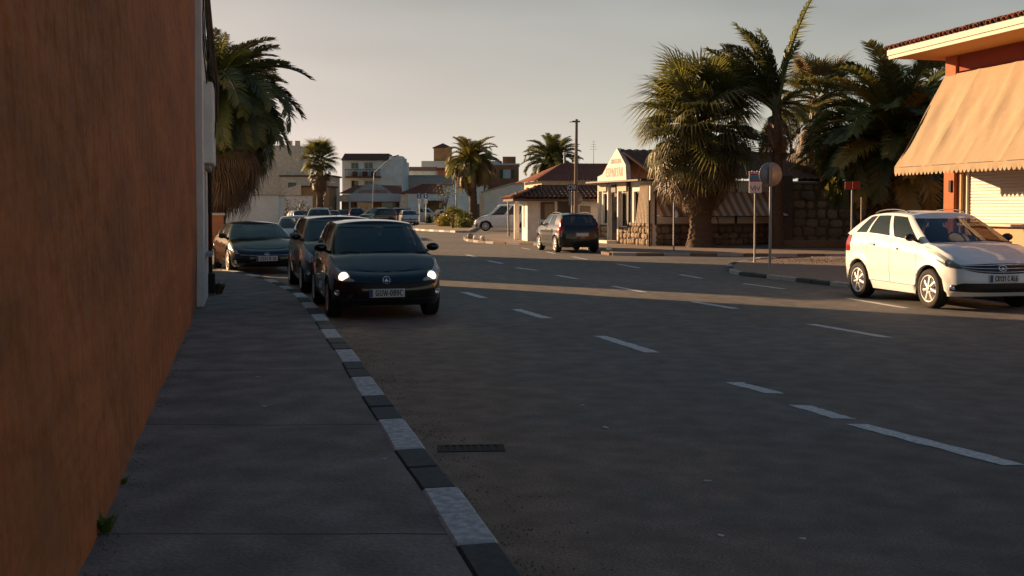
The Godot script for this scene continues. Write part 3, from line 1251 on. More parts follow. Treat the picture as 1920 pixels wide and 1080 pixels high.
	textured("stone_a", ramp_texture(broad, lin(0.10, 0.07, 0.045), lin(0.34, 0.25, 0.165)), Vector3(1.1, 1.1, 1.1), 0.9)
	textured("stone_b", ramp_texture(broad, lin(0.07, 0.05, 0.035), lin(0.24, 0.17, 0.115)), Vector3(1.3, 1.3, 1.3), 0.9)
	textured("stone_c", ramp_texture(broad, lin(0.14, 0.105, 0.07), lin(0.44, 0.34, 0.235)), Vector3(0.9, 0.9, 0.9), 0.9)
	textured("mortar", ramp_texture(broad, lin(0.05, 0.038, 0.03), lin(0.15, 0.115, 0.085)), Vector3(1, 1, 1), 0.95)
	var cloth := textured("canvas", ramp_texture(noise_image(512, [[0.02, 0.78, 1.0, 4, 71], [0.3, 0.90, 1.0, 2, 72]]), lin(0.17, 0.12, 0.065), lin(0.46, 0.35, 0.23)), Vector3(0.5, 0.5, 0.5), 0.9)
	cloth.backlight_enabled = true
	cloth.backlight = Color(0.25, 0.2, 0.12)
	mat("canvas_white", lin(0.58, 0.52, 0.44), 0.9)
	mat("canvas_stripe", lin(0.42, 0.20, 0.09), 0.9)
	textured("bark", ramp_texture(noise_image(256, [[0.05, 0.3, 1.0, 4, 81], [0.2, 0.7, 1.0, 2, 82]], Vector2(1, 0.4)), lin(0.03, 0.020, 0.012), lin(0.20, 0.13, 0.08)), Vector3(1.2, 1.2, 1.2), 0.95)
	for g in [["frond_green", 0.062, 0.078, 0.016], ["frond_dark", 0.040, 0.055, 0.013], ["frond_yellow", 0.17, 0.125, 0.026], ["fan_green", 0.045, 0.050, 0.013], ["fan_olive", 0.075, 0.062, 0.018], ["dead_leaf", 0.15, 0.092, 0.044], ["dead_leaf_dark", 0.10, 0.062, 0.032], ["shrub_green", 0.075, 0.095, 0.015], ["shrub_gold", 0.33, 0.24, 0.02], ["weed_green", 0.07, 0.13, 0.02], ["dry_grass", 0.12, 0.075, 0.035], ["bougainvillea", 0.16, 0.02, 0.12]]:
		var m := mat(g[0], lin(g[1], g[2], g[3]), 0.55)
		m.backlight_enabled = true
		m.backlight = Color(0.45, 0.45, 0.22) if g[0] in ["frond_green", "frond_yellow", "fan_green", "fan_olive", "shrub_green", "shrub_gold", "weed_green"] else Color(0.22, 0.20, 0.14)
	# cars
	paint("paint_black", lin(0.004, 0.0045, 0.005), 0.22)
	paint("paint_charcoal", lin(0.016, 0.018, 0.020), 0.30)
	paint("paint_white", lin(0.80, 0.81, 0.82), 0.35)
	paint("paint_silver", lin(0.42, 0.44, 0.45), 0.30)
	paint("paint_green", lin(0.012, 0.018, 0.014), 0.28)
	paint("paint_maroon", lin(0.10, 0.012, 0.012), 0.3)
	paint("paint_navy", lin(0.012, 0.018, 0.035), 0.3)
	paint("paint_blue", lin(0.10, 0.22, 0.33), 0.3)
	pane("car_glass", lin(0.008, 0.026, 0.030), 0.78)
	pane("dark_glass", lin(0.05, 0.06, 0.064), 0.75)  # dark tint stands in for unlit rooms; house windows back onto solid walls
	pane("clear_car_glass", lin(0.018, 0.024, 0.026), 0.70)
	pane("clear_glass", lin(0.5, 0.55, 0.55), 0.06)
	pane("shop_glass", lin(0.02, 0.03, 0.032), 0.55)
	mat("black_plastic", lin(0.010, 0.010, 0.011), 0.5)
	mat("cabin", lin(0.020, 0.020, 0.021), 0.85)
	mat("rubber", lin(0.012, 0.012, 0.012), 0.85)
	mat("rim", lin(0.60, 0.60, 0.60), 0.38, 0.35)
	mat("dark_rim", lin(0.10, 0.10, 0.11), 0.4, 0.7)
	mat("brake", lin(0.03, 0.028, 0.026), 0.7, 0.3)
	mat("chrome", lin(0.70, 0.71, 0.72), 0.12, 1.0)
	mat("mirror", lin(0.75, 0.76, 0.77), 0.03, 1.0)
	mat("lamp_housing", lin(0.20, 0.20, 0.205), 0.25, 0.4)
	mat("lamp_reflector", lin(0.42, 0.42, 0.43), 0.3, 0.15)
	mat("lamp_glass", lin(0.5, 0.52, 0.53), 0.08, 0.6)
	paint("tail_red", lin(0.30, 0.012, 0.010), 0.2)
	mat("badge_blue", lin(0.02, 0.03, 0.05), 0.3, 0.3)
	mat("plate_white", lin(0.62, 0.63, 0.62), 0.5)
	mat("plate_blue", lin(0.02, 0.05, 0.20), 0.5)
	mat("plate_ink", lin(0.008, 0.008, 0.010), 0.5)
	var lit := mat("headlamp_lit", lin(0.9, 0.88, 0.82), 0.3)
	lit.emission_enabled = true
	lit.emission = Color(1.0, 0.92, 0.78)
	lit.emission_energy_multiplier = 1.2
	# street
	mat("pole_grey", lin(0.24, 0.22, 0.20), 0.5, 0.6)
	mat("pole_dark", lin(0.03, 0.026, 0.022), 0.7)
	mat("wood_pole", lin(0.24, 0.18, 0.135), 0.9)
	mat("sign_back", lin(0.30, 0.29, 0.27), 0.5, 0.4)
	mat("sign_blue", lin(0.015, 0.045, 0.20), 0.5)
	mat("sign_navy", lin(0.010, 0.014, 0.045), 0.5)
	mat("sign_white", lin(0.72, 0.71, 0.68), 0.5)
	mat("sign_red", lin(0.20, 0.014, 0.010), 0.6)
	mat("sign_pink", lin(0.32, 0.045, 0.13), 0.5)
	mat("sign_lightblue", lin(0.045, 0.22, 0.36), 0.5)
	mat("iron", lin(0.014, 0.012, 0.010), 0.8, 0.0)
	mat("cable", lin(0.012, 0.011, 0.012), 0.8)
	mat("shutter_white", lin(0.76, 0.71, 0.62), 0.55)
	mat("soffit", lin(0.52, 0.24, 0.075), 0.85)
	mat("fascia", lin(0.70, 0.64, 0.54), 0.8)
	mat("wall_peach", lin(0.58, 0.36, 0.21), 0.9)
	mat("beam_red", lin(0.30, 0.055, 0.025), 0.85)
	mat("frame_white", lin(0.62, 0.60, 0.56), 0.6)
	mat("frame_dark", lin(0.02, 0.018, 0.016), 0.6)
	mat("curtain", lin(0.62, 0.53, 0.42), 0.95)
	mat("orange_door", lin(0.42, 0.17, 0.05), 0.7)
	mat("fascia_grey", lin(0.42, 0.46, 0.48), 0.75)
	mat("letter_dark", lin(0.02, 0.02, 0.025), 0.6)
	mat("letter_red", lin(0.30, 0.03, 0.03), 0.6)
	mat("letter_faded", lin(0.46, 0.42, 0.36), 0.8)
	mat("shutter_green", lin(0.015, 0.075, 0.035), 0.7)
	mat("paper", lin(0.62, 0.60, 0.57), 0.9)
	mat("board_brown", lin(0.13, 0.085, 0.055), 0.8)
	mat("board_pale", lin(0.26, 0.21, 0.16), 0.8)


# ---------------------------------------------------------------- ground
const KERB_LEFT := [[1.95, -4.0], [0.94, 0.0], [-0.27, 5.04], [-0.49, 5.97], [-0.75, 6.95], [-0.96, 7.85], [-1.43, 9.74], [-1.87, 11.63], [-2.34, 13.45], [-2.81, 15.41], [-3.21, 16.98], [-3.63, 18.56], [-4.09, 20.2], [-4.42, 21.15], [-5.28, 23.49], [-6.14, 25.36], [-7.02, 27.08], [-7.9, 28.2], [-9.2, 29.0], [-12.5, 29.8]]


func kerb_x(d: float) -> float:
	for i in KERB_LEFT.size() - 1:
		var a: Array = KERB_LEFT[i]
		var b: Array = KERB_LEFT[i + 1]
		if d >= a[1] and d <= b[1]:
			return lerpf(a[0], b[0], (d - a[1]) / (b[1] - a[1]))
	return KERB_LEFT[0][0] if d < 0.0 else -12.5


func wall_x(d: float) -> float:
	return -1.84 - (d - 4.59) * 0.2478


func ground() -> void:
	var mb := MB.new()
	mb.flat()
	mb.quad(V(-900, -0.012, -200), V(900, -0.012, -200), V(900, -0.012, 1500), V(-900, -0.012, 1500))
	tag(obj("ground", mb.done(), M.dirt, self), "dusty open ground stretching away beyond the streets", "", "", "structure")
	# road: fine cells near the camera so that sand, tyre wear and patches keep uneven edges
	var st := SurfaceTool.new()
	st.begin(Mesh.PRIMITIVE_TRIANGLES)
	var n1 := noise(0.55, 5, 91)
	var n2 := noise(2.3, 4, 92)
	var n3 := noise(0.12, 4, 93)
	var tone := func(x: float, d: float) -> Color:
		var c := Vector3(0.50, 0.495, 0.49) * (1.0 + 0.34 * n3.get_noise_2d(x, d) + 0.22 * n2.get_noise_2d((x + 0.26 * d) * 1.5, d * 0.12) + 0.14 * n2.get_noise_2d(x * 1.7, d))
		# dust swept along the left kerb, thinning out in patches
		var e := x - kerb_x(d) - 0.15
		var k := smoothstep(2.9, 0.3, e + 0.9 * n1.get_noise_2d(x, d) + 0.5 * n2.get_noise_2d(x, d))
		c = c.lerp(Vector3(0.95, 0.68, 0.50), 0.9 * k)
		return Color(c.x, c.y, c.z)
	var patch := func(x0: float, x1: float, z0: float, z1: float, cell: float) -> void:
		var nx := int(ceil((x1 - x0) / cell))
		var nz := int(ceil((z1 - z0) / cell))
		var col := []
		for i in nx + 1:
			var row := []
			for j in nz + 1:
				row.append(tone.call(x0 + (x1 - x0) * i / nx, z0 + (z1 - z0) * j / nz))
			col.append(row)
		for i in nx:
			for j in nz:
				var p := [[i, j], [i, j + 1], [i + 1, j + 1], [i + 1, j]]
				for q in [0, 1, 2, 0, 2, 3]:
					var u: int = p[q][0]
					var v: int = p[q][1]
					st.set_color(col[u][v])
					st.set_normal(Vector3.UP)
					st.add_vertex(V(x0 + (x1 - x0) * u / nx, 0.0, z0 + (z1 - z0) * v / nz))
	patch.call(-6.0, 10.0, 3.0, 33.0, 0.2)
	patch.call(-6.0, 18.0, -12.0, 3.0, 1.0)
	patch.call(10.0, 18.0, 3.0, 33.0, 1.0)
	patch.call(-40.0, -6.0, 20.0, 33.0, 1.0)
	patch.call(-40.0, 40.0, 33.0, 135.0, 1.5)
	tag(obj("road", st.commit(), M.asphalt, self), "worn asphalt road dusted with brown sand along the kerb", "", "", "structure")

	# left pavement in cast slabs, with its black and white kerb
	var pv := Node3D.new()
	pv.name = "left_pavement"
	add_child(pv)
	tag(pv, "dark concrete pavement beside the orange wall", "", "", "structure")
	var under := PackedVector2Array()
	mb = MB.new()
	var ds := [-4.0, -0.2, 2.45, 5.2, 7.85, 10.5, 13.1, 15.7, 18.3, 20.9, 23.4, 26.0, 28.1]
	for i in ds.size() - 1:
		var a: float = ds[i] + 0.008
		var b: float = ds[i + 1] - 0.008
		mb = MB.new()
		var n := 8
		var rows := []
		var low := []
		for j in n + 1:
			var d := lerpf(a, b, j / float(n))
			var row := []
			var xl := wall_x(d) - (0.3 if d < 19.5 else 3.5)
			var xr := kerb_x(d) - 0.004
			for k in 9:
				var x := lerpf(xl, xr, k / 8.0)
				row.append(V(x, 0.088 + 0.006 * n1.get_noise_2d(x * 2.0, d * 2.0) - (0.004 if j == 0 or j == n else 0.0), d))
			rows.append(row)
		mb.grid(rows)
		mb.flat()
		for k in 8:
			for e in [0, n]:
				var p: Vector3 = rows[e][k]
				var q: Vector3 = rows[e][k + 1]
				mb.quad(p, q, Vector3(q.x, -0.01, q.z), Vector3(p.x, -0.01, p.z))
		obj("paving_slab", mb.done(), M.concrete, pv)
	mb = MB.new()
	var lo := []
	for d in [-4.0, 5.0, 12.0, 20.0, 28.0]:
		lo.append([V(wall_x(d) - 4.0, 0.05, d), V(kerb_x(d) - 0.01, 0.05, d)])
	mb.grid(lo)
	obj("joint_bed", mb.done(), M.mortar, pv)
	var kb := Node3D.new()
	kb.name = "left_kerb"
	add_child(kb)
	tag(kb, "kerb painted in black and white blocks beside the dark pavement", "", "", "structure")
	kerb(kb, KERB_LEFT, 0.092, 0.21, 0.516, [M.kerb_dark, M.kerb_white], 2, 0)

	# pavement island by the parked white car
	var rp := [[5.72, 27.9], [5.70, 26.8], [6.2, 25.3], [6.75, 23.6], [7.35, 22.2], [8.35, 20.8], [8.95, 18.0], [9.6, 14.0], [10.5, 9.0], [12.0, 3.0], [30.0, 3.0], [30.0, 36.0], [10.0, 34.9], [7.6, 33.2], [6.5, 31.4], [5.95, 29.5]]
	slab("right_pavement", "pinkish pavement in front of the awning building", rp, -0.01, 0.09, M.paving_pink)
	var rk := Node3D.new()
	rk.name = "right_kerb"
	add_child(rk)
	tag(rk, "weathered grey and white kerb round the pinkish pavement corner", "", "", "structure")
	kerb(rk, [[30.0, 36.0], [10.0, 34.9], [7.6, 33.2], [6.5, 31.4], [5.95, 29.5], [5.72, 27.9], [5.70, 26.8], [6.2, 25.3], [6.75, 23.6], [7.35, 22.2], [8.35, 20.8], [8.95, 18.0], [9.6, 14.0], [10.5, 9.0], [12.0, 3.0]], 0.094, 0.16, 0.62, [M.plaster_grey, M.kerb_dark], 2, 1, 1.0)
	# far pavement with the hut and the restaurant
	var fl := [[-2.5, 60.0], [-2.2, 55.0], [-1.6, 52.4], [-0.6, 50.2], [1.0, 48.4], [2.5, 46.0], [3.2, 43.0], [3.35, 40.0], [3.6, 38.0], [5.6, 37.7], [9.0, 37.3], [14.0, 37.0], [30.0, 38.0]]
	var fp := fl.duplicate()
	fp.append_array([[30.0, 62.0], [-1.0, 66.0]])
	slab("far_pavement", "sandy pavement under the hut, the palms and the restaurant", fp, -0.01, 0.10, M.paving_pink)
	var fk := Node3D.new()
	fk.name = "far_kerb"
	add_child(fk)
	tag(fk, "low stone kerb in front of the hut and the restaurant", "", "", "structure")
	kerb(fk, fl, 0.104, 0.16, 0.9, [M.plaster_grey, M.stone_b], 1, 0, 1.0)
	slab("planted_island", "raised traffic island carrying the golden shrubs", [[-8.2, 88.0], [-7.4, 83.0], [-6.2, 78.6], [-4.0, 74.2], [-3.3, 73.4], [-3.1, 75.0], [-3.1, 90.0], [-6.0, 104.0], [-8.6, 104.0]], -0.01, 0.12, M.sand)
	var ik := Node3D.new()
	ik.name = "island_kerb"
	add_child(ik)
	tag(ik, "pale kerb round the traffic island with golden shrubs", "", "", "structure")
	kerb(ik, [[-8.2, 88.0], [-7.4, 83.0], [-6.2, 78.6], [-4.0, 74.2], [-3.3, 73.4], [-3.1, 75.0], [-3.1, 90.0]], 0.125, 0.18, 0.9, [M.plaster_white, M.plaster_grey], 1, 0, 1.0)
	# painted lane lines, each dash a worn strip
	var lanes := Node3D.new()
	lanes.name = "road_markings"
	add_child(lanes)
	tag(lanes, "worn white dashed lane lines on the asphalt", "", "", "structure")
	var dash := func(x0: float, d0: float, x1: float, d1: float, w: float) -> void:
		var m := MB.new()
		m.flat()
		var n := 14
		var r := RandomNumberGenerator.new()
		r.seed = int(d0 * 100.0)
		var a := []
		for i in n + 1:
			var t := i / float(n)
			var c := V(lerpf(x0, x1, t), 0.004, lerpf(d0, d1, t))
			a.append([c + Vector3(-w * 0.5 + r.randf_range(-0.012, 0.012), 0, r.randf_range(-0.02, 0.02)), c + Vector3(w * 0.5 + r.randf_range(-0.012, 0.012), 0, r.randf_range(-0.02, 0.02))])
		for i in n:
			m.quad(a[i][0], a[i][1], a[i + 1][1], a[i + 1][0])
		obj("lane_dash", m.done(), M.road_paint, lanes)
	for q in [[3.22, 6.95, 2.63, 8.28], [2.60, 8.50, 2.40, 9.09], [2.34, 9.67, 2.10, 10.27], [1.60, 12.44, 1.13, 14.05], [0.52, 16.3, 0.06, 17.77], [-0.51, 19.98, -0.94, 21.38], [3.72, 5.3, 3.40, 6.4]]:
		dash.call(q[0], q[1], q[2], q[3], 0.17)
	for q in [[4.79, 13.88, 4.24, 15.48], [3.67, 17.86, 3.19, 19.18], [2.59, 21.38, 2.13, 22.98], [1.51, 25.41, 1.09, 26.82], [0.64, 28.89, 0.12, 30.18], [-0.3, 32.4, -0.75, 34.2], [-1.2, 36.6, -1.6, 38.6]]:
		dash.call(q[0], q[1], q[2], q[3], 0.15)
	for q in [[6.5, 17.96, 6.12, 19.86], [5.54, 22.22, 5.06, 23.79], [4.44, 25.6, 4.16, 27.04], [3.5, 30.0, 3.1, 32.2], [2.4, 35.0, 2.05, 37.0], [1.55, 39.5, 1.3, 41.2], [0.7, 43.5, 0.4, 45.3]]:
		dash.call(q[0], q[1], q[2], q[3], 0.12)


# ---------------------------------------------------------------- buildings beside the camera
func left_buildings() -> void:
	# local x runs away along the street, local z points over the pavement
	var turn := atan2(0.9707, -0.2405)
	var t := thing("orange_building", "long building with a rain-streaked orange plaster wall beside the pavement", "building", V(-1.84, 0.0, 4.59), turn)
	var mb := MB.new()
	var bump := noise(0.45, 4, 101)
	var rows := []
	var x0 := -9.0
	var x1 := 13.05
	var nx := 110
	var ny := 36
	for i in nx + 1:
		var row := []
		var x := lerpf(x0, x1, i / float(nx))
		for j in ny + 1:
			var y := lerpf(-0.05, 7.2, j / float(ny))
			row.append(Vector3(x, y, 0.018 * bump.get_noise_2d(x, y) + (0.02 * bump.get_noise_2d(x * 3.0, 5.0) if j < 2 else 0.0)))
		rows.append(row)
	mb.grid(rows)
	obj("wall", mb.done(), M.plaster_orange, t)
	mb = MB.new()
	mb.box(Vector3((x0 + x1) * 0.5, 3.55, -4.06), Vector3(x1 - x0 - 0.01, 7.2, 8.0))
	obj("core", mb.done(), M.plaster_orange, t)
	mb = MB.new()
	mb.box(Vector3((x0 + x1) * 0.5, 7.25, -4.0), Vector3(x1 - x0, 0.16, 8.3))
	obj("roof", mb.done(), M.plaster_grey, t)

	# white house past the orange wall
	t = thing("white_house", "white plastered house with a projecting balcony box past the orange wall", "building", V(-1.84, 0.0, 4.59), turn)
	mb = MB.new()
	wall(mb, 13.07, 15.62, -0.05, 6.4, 0.10, 0.30, [[13.9, 0.9, 14.9, 2.25]])
	mb.box(Vector3(15.47, 3.17, -0.62), Vector3(0.30, 6.44, 0.84))
	mb.box(Vector3(20.0, 3.17, -5.0), Vector3(8.75, 6.44, 8.4))
	mb.box(Vector3(14.2, 3.17, -5.0), Vector3(2.2, 6.44, 8.0))
	obj("wall", mb.done(), M.plaster_white, t)
	window(t, [13.9, 0.9, 14.9, 2.25], 0.10, M.frame_white, M.dark_glass)
	mb = MB.new()
	mb.bevel(Vector3(14.75, 3.06, 0.15), Vector3(1.75, 1.34, 0.20), 0.02)
	obj("balcony", mb.done(), M.plaster_white, t)
	mb = MB.new()
	mb.bevel(Vector3(14.75, 2.34, 0.13), Vector3(1.5, 0.10, 0.12), 0.02)
	obj("balcony_bracket", mb.done(), M.plaster_grey, t)
	mb = MB.new()
	mb.tube([Vector3(15.60, 0.12, 0.14), Vector3(15.60, 2.3, 0.14)], [0.035, 0.035], 8)
	obj("downpipe", mb.done(), M.iron, t)
	mb = MB.new()
	mb.box(Vector3(14.3, 6.45, -0.1), Vector3(2.7, 0.14, 0.55))
	obj("cornice", mb.done(), M.plaster_grey, t)
	mb = MB.new()
	mb.bevel(Vector3(15.45, 0.30, 0.16), Vector3(0.26, 0.36, 0.12), 0.015)
	obj("meter_box", mb.done(), M.iron, t)

	# loose cables hanging down the facade
	for k in 4:
		mb = MB.new()
		var pts := []
		var rad := []
		for i in 16:
			var s := i / 15.0
			pts.append(Vector3(13.25 + 0.5 * k + 0.9 * s + 0.14 * sin(s * 7.0 + k * 2.0), 6.1 - 3.0 * s - 0.25 * k * s, 0.13 + 0.03 * sin(s * 9.0 + k) + (0.14 if s > 0.62 and k > 0 else 0.0)))
			rad.append(0.011)
		mb.tube(pts, rad, 5)
		var c := obj("hanging_cable", mb.done(), M.cable, self, Transform3D(Basis(Vector3.UP, turn), V(-1.84, 0, 4.59)))
		tag(c, "loose black cable hanging down the white house front", "cable", "cables on the white house")
	# a climbing plant: old stem and purple flowers
	t = thing("climbing_plant", "old brown climbing stem with purple flowers on the white house", "climber", V(-1.84, 0.0, 4.59), turn)
	mb = MB.new()
	mb.tube([Vector3(15.62, 3.2, 0.26), Vector3(15.5, 3.75, 0.28), Vector3(15.3, 4.2, 0.24), Vector3(14.9, 4.7, 0.20), Vector3(14.5, 5.3, 0.16), Vector3(14.2, 6.0, 0.14)], [0.03, 0.04, 0.045, 0.045, 0.04, 0.03], 8)
	obj("stem", mb.done(), M.bark, t)
	mb = MB.new()
	mb.tube([Vector3(15.3, 3.3, 0.27), Vector3(15.0, 3.8, 0.25), Vector3(14.6, 4.5, 0.18), Vector3(14.2, 5.2, 0.15)], [0.02, 0.025, 0.025, 0.02], 6)
	obj("stem", mb.done(), M.bark, t)
	for g in [["flowers", M.bougainvillea, Vector3(15.1, 5.62, 0.16), 420, 0.30], ["leaves", M.frond_dark, Vector3(14.5, 5.9, 0.14), 400, 0.36], ["leaves", M.frond_dark, Vector3(15.1, 4.5, 0.2), 140, 0.2]]:
		mb = MB.new()
		mb.flat()
		for i in g[3]:
			var p: Vector3 = g[2] + Vector3(rng.randfn() * 0.6, rng.randfn() * 0.45, rng.randfn() * 0.16) * g[4]
			var a := Vector3(rng.randfn(), rng.randfn(), rng.randfn()).normalized() * 0.035
			var b := a.cross(Vector3(rng.randfn(), rng.randfn(), rng.randfn())).normalized() * 0.022
			mb.quad(p - a, p + b, p + a, p - b)
		obj(g[0], mb.done(), g[1], t)

	t = thing("side_street_wall", "low brown plastered wall across the side street behind the black sedan", "wall", V(-8.7, 0.0, 33.0), deg_to_rad(16.0))
	mb = MB.new()
	mb.box(Vector3(-3.0, 0.70, -0.12), Vector3(6.0, 1.44, 0.24))
	obj("wall", mb.done(), M.plaster_brown, t)
	mb = MB.new()
	mb.bevel(Vector3(-3.0, 1.46, -0.12), Vector3(6.1, 0.08, 0.32), 0.015)
	obj("coping", mb.done(), M.plaster_grey, t)
	# the house across the side street, hidden by the white house from here; its shade crosses the road
	t = thing("corner_house", "two-storey plain house across the side street behind the left palm", "building", V(-13.1, 0.0, 42.5), 0.0)
	mb = MB.new()
	mb.box(Vector3(-3.5, 3.3, 0), Vector3(7.0, 6.7, 7.4))
	obj("wall", mb.done(), M.plaster_cream, t)
	mb = MB.new()
	mb.box(Vector3(-3.5, 6.72, 0), Vector3(7.4, 0.14, 7.8))
	obj("roof", mb.done(), M.tile_brown, t)
	mb = MB.new()
	mb.box(Vector3(-2.0, 1.05, 3.72), Vector3(0.95, 2.1, 0.06))
	obj("door", mb.done(), M.board_brown, t)


func right_building() -> void:
	# local x runs towards the camera along the facade, local z points over the pavement
	var turn := atan2(-0.975, 0.22)
	var t := thing("awning_building", "orange-pillared building with a clay tile eave beside the white car", "building", V(11.06, 0.0, 28.0), turn)
	var mb := MB.new()
	mb.bevel(Vector3(0.21, 2.75, -0.20), Vector3(0.46, 5.5, 0.44), 0.02)
	obj("pillar", mb.done(), M.pillar_red, t)
	mb = MB.new()
	mb.bevel(Vector3(0.52, 1.75, -0.24), Vector3(0.15, 3.5, 0.34), 0.01)
	obj("pilaster", mb.done(), M.wall_peach, t)
	mb = MB.new()
	wall(mb, 0.44, 12.0, 0.0, 5.5, -0.14, 0.25, [[0.66, 1.28, 5.2, 3.4], [6.0, 0.0, 9.0, 2.6]])
	obj("wall", mb.done(), M.wall_peach, t)
	mb = MB.new()
	mb.box(Vector3(6.2, 2.75, -5.3), Vector3(12.0, 5.48, 9.8))
	obj("core", mb.done(), M.plaster_brown, t)
	mb = MB.new()
	mb.box(Vector3(6.22, 5.28, -0.10), Vector3(11.5, 0.42, 0.12))
	obj("beam", mb.done(), M.beam_red, t)
	# eave: soffit, fascia boards, tiles
	mb = MB.new()
	mb.box(Vector3(5.875, 5.53, -0.55), Vector3(12.85, 0.10, 3.6))
	obj("soffit", mb.done(), M.soffit, t)
	mb = MB.new()
	mb.box(Vector3(5.875, 5.51, 1.27), Vector3(12.87, 0.09, 0.04))
	obj("lower_fascia", mb.done(), M.fascia, t)
	mb = MB.new()
	mb.box(Vector3(5.875, 5.625, 1.30), Vector3(12.9, 0.135, 0.05))
	obj("fascia", mb.done(), M.fascia, t)
	mb = MB.new()
	mb.box(Vector3(-0.58, 5.60, -0.55), Vector3(0.05, 0.19, 3.6))
	obj("end_fascia", mb.done(), M.fascia, t)
	mb = MB.new()
	mb.prism(PackedVector2Array([Vector2(1.30, 5.70), Vector2(-5.5, 7.46), Vector2(-5.5, 5.6), Vector2(1.2, 5.6)]), -0.55, 12.3, Transform3D(Basis(Vector3(0, 0, 1), Vector3(0, 1, 0), Vector3(1, 0, 0)), Vector3.ZERO))
	obj("roof_deck", mb.done(), M.tile_brown, t)
	var tm := tile_mesh(0.48, 0.092)
	var slope := atan2(1.76, 6.8)
	var tip := Vector3(0, sin(slope), -cos(slope))
	for i in 50:
		for j in 4:
			var m: Material = [M.tile_red, M.tile_red, M.tile_brown][rng.randi() % 3]
			obj("roof_tile", tm, m, t, Transform3D(Basis(Vector3.BACK, rnd(-0.06, 0.06)) * Basis(Vector3.RIGHT, slope - 0.02), Vector3(-0.50 + i * 0.19 + rnd(-0.012, 0.012), 5.715 + rnd(-0.008, 0.008), 1.38) + tip * (j * 0.40 + rnd(-0.02, 0.02))))
	# channel tiles between the rows, seen as dark hollows at the eave
	for i in 49:
		obj("channel_tile", tm, M.tile_brown, t, Transform3D(Basis(Vector3.BACK, PI) * Basis(Vector3.RIGHT, -slope), Vector3(-0.405 + i * 0.19, 5.79, 1.34)))
	# roller shutter
	var sh := Node3D.new()
	sh.name = "roller_shutter"
	t.add_child(sh)
	mb = MB.new()
	mb.box(Vector3(2.93, 2.34, -0.26), Vector3(4.54, 2.12, 0.02))
	for x in [0.68, 5.18]:
		mb.box(Vector3(x, 2.34, -0.19), Vector3(0.05, 2.12, 0.08))
	obj("rail", mb.done(), M.shutter_white, sh)
	var slat := MB.new()
	slat.bevel(Vector3.ZERO, Vector3(4.44, 0.072, 0.026), 0.010)
	var sm := slat.done()
	for k in 27:
		obj("slat", sm, M.shutter_white, sh, Transform3D(Basis(), Vector3(2.93, 1.325 + k * 0.078, -0.225)))
	mb = MB.new()
	mb.bevel(Vector3(2.93, 1.24, -0.08), Vector3(4.7, 0.06, 0.24), 0.01)
	obj("counter", mb.done(), M.fascia, t)
	mb = MB.new()
	mb.box(Vector3(0.30, 2.2, 0.035), Vector3(0.10, 0.30, 0.05))
	obj("meter", mb.done(), M.iron, t)

	# the canvas awning
	var aw := thing("canvas_awning", "big sun-bleached canvas awning with a scalloped edge over the shutter", "awning", V(11.06, 0.0, 28.0), turn)
	var top_y := 5.02
	var low_y := 2.66
	var z0 := 0.0
	var z1 := 1.42
	var sag := noise(0.9, 3, 131)
	var cols := [-0.02, 1.35, 2.70, 4.05, 5.40, 6.75]
	for c in cols.size() - 1:
		mb = MB.new()
		var rows := []
		for i in 13:
			var x := lerpf(cols[c], cols[c + 1], i / 12.0)
			var row := []
			for j in 17:
				var f := j / 16.0
				var b := -0.05 * sin(f * PI) * (0.6 + 0.4 * sin(i / 12.0 * PI)) + 0.06 * sag.get_noise_2d(x * 1.6, f * 1.4) * sin(f * PI) + 0.012 * exp(-pow(minf(i, 12 - i) / 0.9, 2.0))
				row.append(Vector3(x, lerpf(top_y, low_y, f) + b, lerpf(z0, z1, f) + b * 0.7))
			rows.append(row)
		mb.grid(rows)
		obj("canvas_panel", mb.done(), M.canvas, aw)
	# valance: one scallop after another
	mb = MB.new()
	mb.flat()
	var n := 44
	for k in n:
		var xa := -0.02 + 6.77 * k / n
		var xb := -0.02 + 6.77 * (k + 1) / n
		for s in 6:
			var u := lerpf(xa, xb, s / 6.0)
			var v := lerpf(xa, xb, (s + 1) / 6.0)
			var ya := low_y - 0.12 - 0.085 * sin(s / 6.0 * PI)
			var yb := low_y - 0.12 - 0.085 * sin((s + 1) / 6.0 * PI)
			var za := z1 + 0.012 * sin(u * 9.0)
			var zb := z1 + 0.012 * sin(v * 9.0)
			mb.quad(Vector3(u, low_y, z1), Vector3(v, low_y, z1), Vector3(v, yb, zb), Vector3(u, ya, za))
	obj("valance", mb.done(), M.canvas, aw)
	# unseen side cheek added to shade the shutter; then the frame
	mb = MB.new()
	mb.flat()
	mb.tri(Vector3(0.0, top_y - 0.05, 0.0), Vector3(0.0, low_y, z1 - 0.03), Vector3(0.0, low_y, 0.0))
	obj("added_side_cheek", mb.done(), M.canvas, aw)
	mb = MB.new()
	mb.tube([Vector3(0.0, low_y, z1 - 0.02), Vector3(6.7, low_y, z1 - 0.02)], [0.02, 0.02], 6)
	mb.tube([Vector3(0.02, top_y - 0.04, 0.0), Vector3(0.02, low_y, z1 - 0.03)], [0.018, 0.018], 6)
	mb.tube([Vector3(0.02, low_y, 0.0), Vector3(0.02, low_y, z1 - 0.03)], [0.018, 0.018], 6)
	obj("frame", mb.done(), M.pole_dark, aw)


